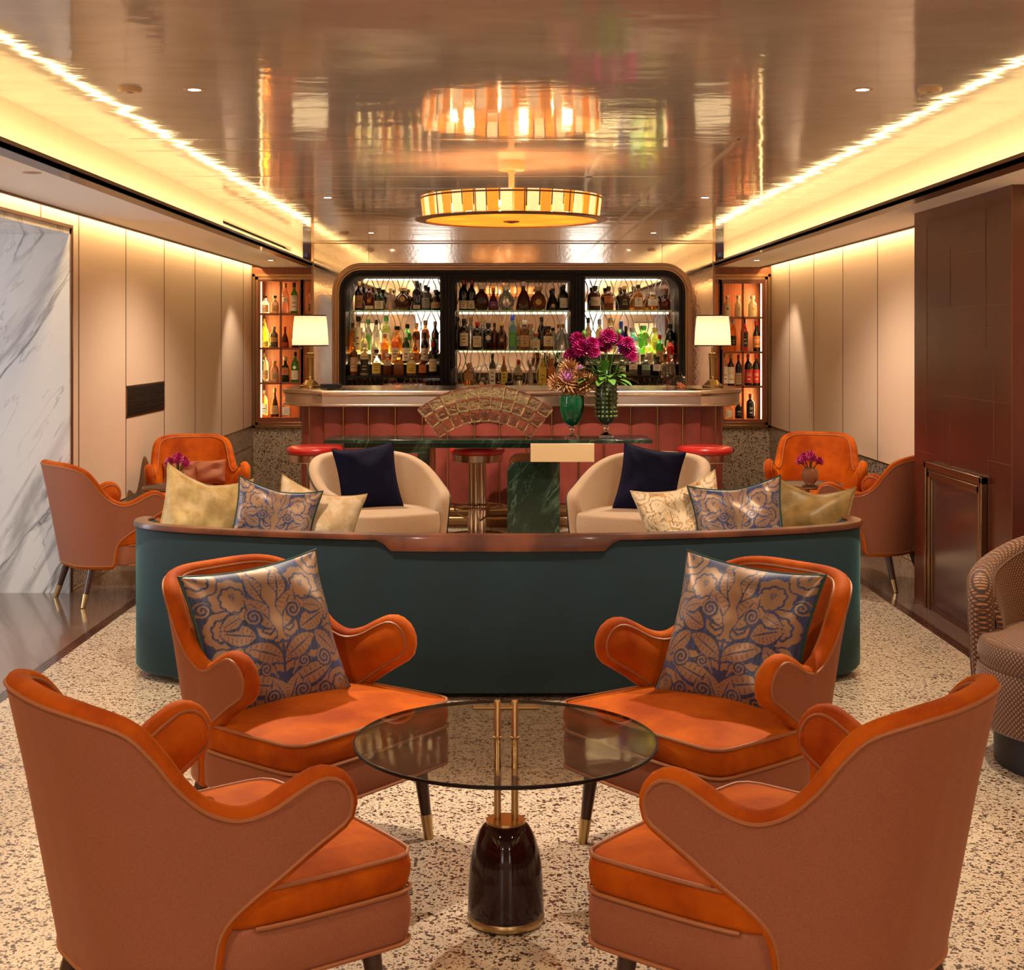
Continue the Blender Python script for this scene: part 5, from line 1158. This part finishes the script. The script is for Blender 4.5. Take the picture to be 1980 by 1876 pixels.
# things standing on the bar counter
zc = cz+.0015
t = thing('glass_cloche', 'tall clear glass dome standing on the back counter left of the glass arch', 'cloche', (WX(882, 14.2), 14.2, bz0)); W = 26*14.2/F
obj('dome', MB().lathe([(W*.5, 0), (W*.5, .14)]+[(W*.5*cos(a*pi/16), .14+W*.5*sin(a*pi/16)) for a in range(1, 9)], n=24), 'thinglass', t, smooth=60)
obj('knob', MB().ball((0, 0, .14+W*.5+.008), .009, 10, 6), 'glass', t)
t = thing('fishbowl_glass', 'round clear glass globe with a white garnish behind the glass arch', 'glass', (WX(931, 14.2), 14.2, bz0))
obj('bowl', MB().lathe([(.02, 0), (.05, .012), (.058, .045), (.05, .08), (.035, .10)], n=20), 'thinglass', t, smooth=60); obj('garnish', MB().ball((0, 0, .05), .022, 8, 6), flat((.8, .74, .55)), t)
t = thing('serving_tray', 'low pale oval tray with three dark balls behind the glass arch', 'tray', (WX(985, 14.2), 14.2, bz0))
obj('tray', MB().lathe([(0, .012), (.12, .012), (.125, .02), (.12, .008), (0, .0)], n=30), 'steel', t)
for dx in (-.03, .0, .02): obj('dark_ball', MB().ball((dx, -.02+abs(dx), .028+.016), .017, 10, 6), 'black', t)
t = thing('goblet', 'large footed clear glass goblet at the right of the bar top', 'glass', (WX(1290, 11.95), 11.95, zc))
obj('bowl', MB().lathe([(.035, 0), (.038, .004), (.012, .012), (.009, .03), (.018, .045), (.05, .075), (.068, .11), (.07, .135), (.058, .17), (.05, .20), (.055, .225), (.06, .23), (.052, .228), (.047, .20), (.055, .168), (.066, .135), (.064, .11), (.045, .08), (.0, .055)], n=32), 'thinglass2', t, smooth=60)
t = thing('lidded_jar', 'low round lidded glass jar of pink sweets on the bar top', 'jar', (WX(1316, 11.92), 11.92, zc))
obj('jar', MB().lathe([(0, 0), (.05, 0), (.055, .01), (.055, .065), (.052, .07)], n=28), 'thinglass2', t, smooth=60)
obj('lid', MB().lathe([(.056, .07), (.055, .078), (.035, .098), (.012, .108), (.008, .112), (.014, .12), (.012, .13), (0, .134)], n=28), 'thinglass2', t, smooth=60)
rnd = random.Random(2); sw = MB()
for k in range(14): a = rnd.uniform(0, 6.28); r_ = rnd.uniform(0, .034); sw.ball((r_*cos(a), r_*sin(a), .014+.012*(k//5)), .012, 7, 5)
o = obj('sweets', sw, flat((.75, .22, .12)), t); o['kind'] = 'stuff'
t = thing('menu_stack', 'flat dark stack of menus on the bar top beside the left lamp', 'menus', (WX(640, 11.95), 11.95, zc))
obj('cover', MB().box(-.085, .085, -.06, .06, 0, .011).box(-.08, .087, -.058, .062, .012, .022).box(-.084, .083, -.06, .06, .023, .034), 'black', t, bevel=.002)

# ------------------------------------------------------------------ the two bottle cabinets
def cabinet(side, xa, xb, xm, shelves, ztop, zbot, led_x, second):
    lab_ = 'recessed wooden cabinet of lit bottles at the back %s of the room' % side
    t = thing('display_cabinet', lab_, 'cabinet', (0, 0, 0), 0, 'lit bottle cabinets')
    y0, y1 = YB, YB+.36; fo_, fi = (XL+.008, LL+.05) if side == 'left' else (LR-.05, XR-.008)
    # bronze surround
    s_ = MB()
    for k, d in ((0, .03), (.03, .015)):
        if side == 'left': s_.box(fo_+k, fo_+k+.03, y0-d-.01, y0+.02, .60+k, 2.22-k)
        else: s_.box(fi-k-.03, fi-k, y0-d-.01, y0+.02, .60+k, 2.22-k)
        s_.box(fo_+k, fi-k, y0-d-.01, y0+.02, 2.22-k-.03, 2.22-k).box(fo_+k, fi-k, y0-d-.01, y0+.02, .60+k, .63+k)
    obj('bronze_surround', s_, 'bronze', t, bevel=.002)
    obj('carcass', MB().box(fo_+.05, fi, y1, y1+.02, .62, 2.2).box(fo_+.05, fo_+.07, y0, y1, .62, 2.2).box(fi-.02, fi, y0, y1, .62, 2.2).box(fo_, fi, y0, y1, 2.17, 2.2).box(fo_, fi, y0, y1, .62, .66), 'redwood', t)
    d_ = MB(); fw = .055
    dx0, dx1 = xa-fw, xb+fw
    d_.box(dx0, xa, y0-.02, y0+.015, zbot-.05, ztop+.05).box(xb, dx1, y0-.02, y0+.015, zbot-.05, ztop+.05).box(xa, xb, y0-.02, y0+.015, ztop, ztop+.05).box(xa, xb, y0-.02, y0+.015, zbot-.06, zbot)
    d_.box(xm-.011, xm+.011, y0-.016, y0+.01, zbot, ztop)
    for z in shelves: d_.box(xa, xb, y0-.016, y0+.01, z-.014, z+.008)
    dr = obj('door', d_, 'doorwood', t, bevel=.002)
    obj('handle', MB().lathe([(0, 0), (.008, 0), (.008, .02), (0, .02)], (xb+.03 if side == 'left' else xa-.03), y0-.045, 1.43, 12), 'brass', dr)
    if second:
        q0, q1 = second; d2 = MB().box(q0, q0+.03, y0-.02, y0+.015, zbot-.05, ztop+.05).box(q1-.03, q1, y0-.02, y0+.015, zbot-.05, ztop+.05).box(q0, q1, y0-.02, y0+.015, ztop, ztop+.05).box(q0, q1, y0-.02, y0+.015, zbot-.05, zbot)
        obj('door', d2, 'doorwood', t, bevel=.002)
    for z in shelves: obj('shelf', MB().box(fo_+.07, fi-.02, y0+.02, y1, z-.010, z), 'doorwood', t)
    obj('light_strip', MB().box(led_x-.006, led_x+.006, y0+.03, y0+.04, zbot, ztop), 'led', t)
    for z_a, z_b in zip([zbot]+shelves[::-1], shelves[::-1]+[ztop]):
        area('cabinet_light', (led_x+(.012 if side == 'left' else -.012), y0+.16, (z_a+z_b)/2), (1 if side == 'left' else -1, .25, 0), .03, z_b-z_a-.05, 1.8, (1, .58, .2))
shL = [1.80, 1.438, 1.072]; shR = [1.762, 1.397, 1.035]
cabinet('left', WX(504, YB), WX(579, YB), WX(543, YB), shL, 2.14, .708, WX(504, YB)+.0, (WX(582, YB), LL))
cabinet('right', WX(1399, YB), WX(1473, YB), WX(1436, YB), shR, 2.12, .69, WX(1473, YB), (LR, WX(1396, YB)))
g_ = 'bottles in the lit cabinets'; D = YB+.13
row([(512.5, 572, 15, 'squat', 'clear', 'tan', 'black', dict(lab=(.1, .5))), (531.5, 572, 15.5, 'squat', 'clear', 'tan', 'black', dict(lab=(.1, .5))), (551.5, 548, 14.5, 'tall', 'pink', 'white', 'tan', dict(lab=(.4, .55))), (569, 547, 15, 'tall', 'green', 'white', 'darkgreen', dict(lab=(.1, .6))), (597.5, 561, 6.5, 'slim', 'clear', 'cream', 'red')], shL[0], D, 'on top shelf of left cabinet', g_)
row([(512, 617, 15, 'slim', 'yellow', 'yellow', 'yellow', dict(lab=(.05, .25))), (529.5, 632, 15.5, 'whisky', 'grey', 'tan', 'grey', dict(lab=(.3, .5))), (551, 632, 15.5, 'bell', 'darkred', 'red', 'red', dict(lab=(.06, .28))), (571, 634, 14, 'whisky', 'dark', 'cream', 'red')], shL[1], D, 'on second shelf of left cabinet', g_)
row([(512, 683, 14, 'whisky', 'grey', 'tan', 'tan', dict(lab=(.12, .42))), (531, 698, 15, 'whisky', 'pink', 'pink' if 0 else 'tan', 'tan', dict(lab=(.1, .5))), (551.5, 690, 16, 'squat', 'darkgreen', 'orange', 'cream', dict(lab=(.3, .58))), (570.5, 681, 15, 'tall', 'green', 'cream', 'black', dict(lab=(.1, .4), disc=(.22, .5, 'white')))], shL[2], D, 'on third shelf of left cabinet', g_)
row([(511, 755, 13, 'whisky', 'orange', 'white', 'white', dict(lab=(.1, .5))), (531.5, 751, 16, 'bell', 'brown', 'tan', 'tan', dict(lab=(.1, .4))), (553.5, 768, 17, 'squat', 'pale', 'white', 'white', dict(lab=(.1, .5)))], .708, D, 'on lowest shelf of left cabinet', g_)
row([(1406, 572, 14, 'squat', 'cream', None, 'white', dict(disc=(.14, .4, 'black'))), (1427, 572, 13.5, 'squat', 'cream', None, 'white', dict(disc=(.14, .4, 'orange'))), (1455, 572, 16.5, 'squat', 'cream', None, 'white', dict(disc=(.14, .4, 'tan')))], shR[0], D, 'on top shelf of right cabinet', g_)
row([(1403, 650, 9, 'whisky', 'orange', None, 'white'), (1417.5, 618, 12.5, 'whisky', 'orange', 'black', 'white', dict(lab=(.2, .5))), (1439.5, 617, 14.5, 'whisky', 'red', 'black', 'dark', dict(lab=(.15, .6))), (1462.5, 621, 16, 'squat', 'dark', 'orange', 'red', dict(lab=(.15, .52), txt=('PICON', .22, 'white_ink')))], shR[1], D, 'on second shelf of right cabinet', g_)
row([(1402, 684, 11, 'tall', 'pale', 'cream', 'yellow', dict(lab=(.08, .6))), (1413, 685, 14, 'tall', 'dark', 'cream', 'gold', dict(lab=(.08, .6), txt=('LILLET', .22, 'red_ink'))), (1428, 686, 12.5, 'tall', 'dark', 'tan', 'red', dict(lab=(.05, .42))), (1447, 685, 15.5, 'whisky', 'dark', 'red', 'red', dict(lab=(.1, .52), txt=('PUNT\nE MES', .2, 'white_ink'))), (1462, 685, 14.5, 'whisky', 'dark', 'red', 'red', dict(lab=(.1, .52), txt=('PUNT\nE MES', .2, 'white_ink')))], shR[2], D, 'on third shelf of right cabinet', g_)
row([(1409, 777, 15, 'squat', 'pale', 'cream', 'white', dict(lab=(.1, .5))), (1428, 777, 13.5, 'whisky', 'black', 'black', 'black', dict(lab=(.1, .6), txt=('200', .35, 'white_ink'))), (1451, 762, 15.5, 'whisky', 'dark', 'black', 'red', dict(lab=(.1, .6), txt=('20', .4, 'white_ink')))], .69, D, 'on lowest shelf of right cabinet', g_)
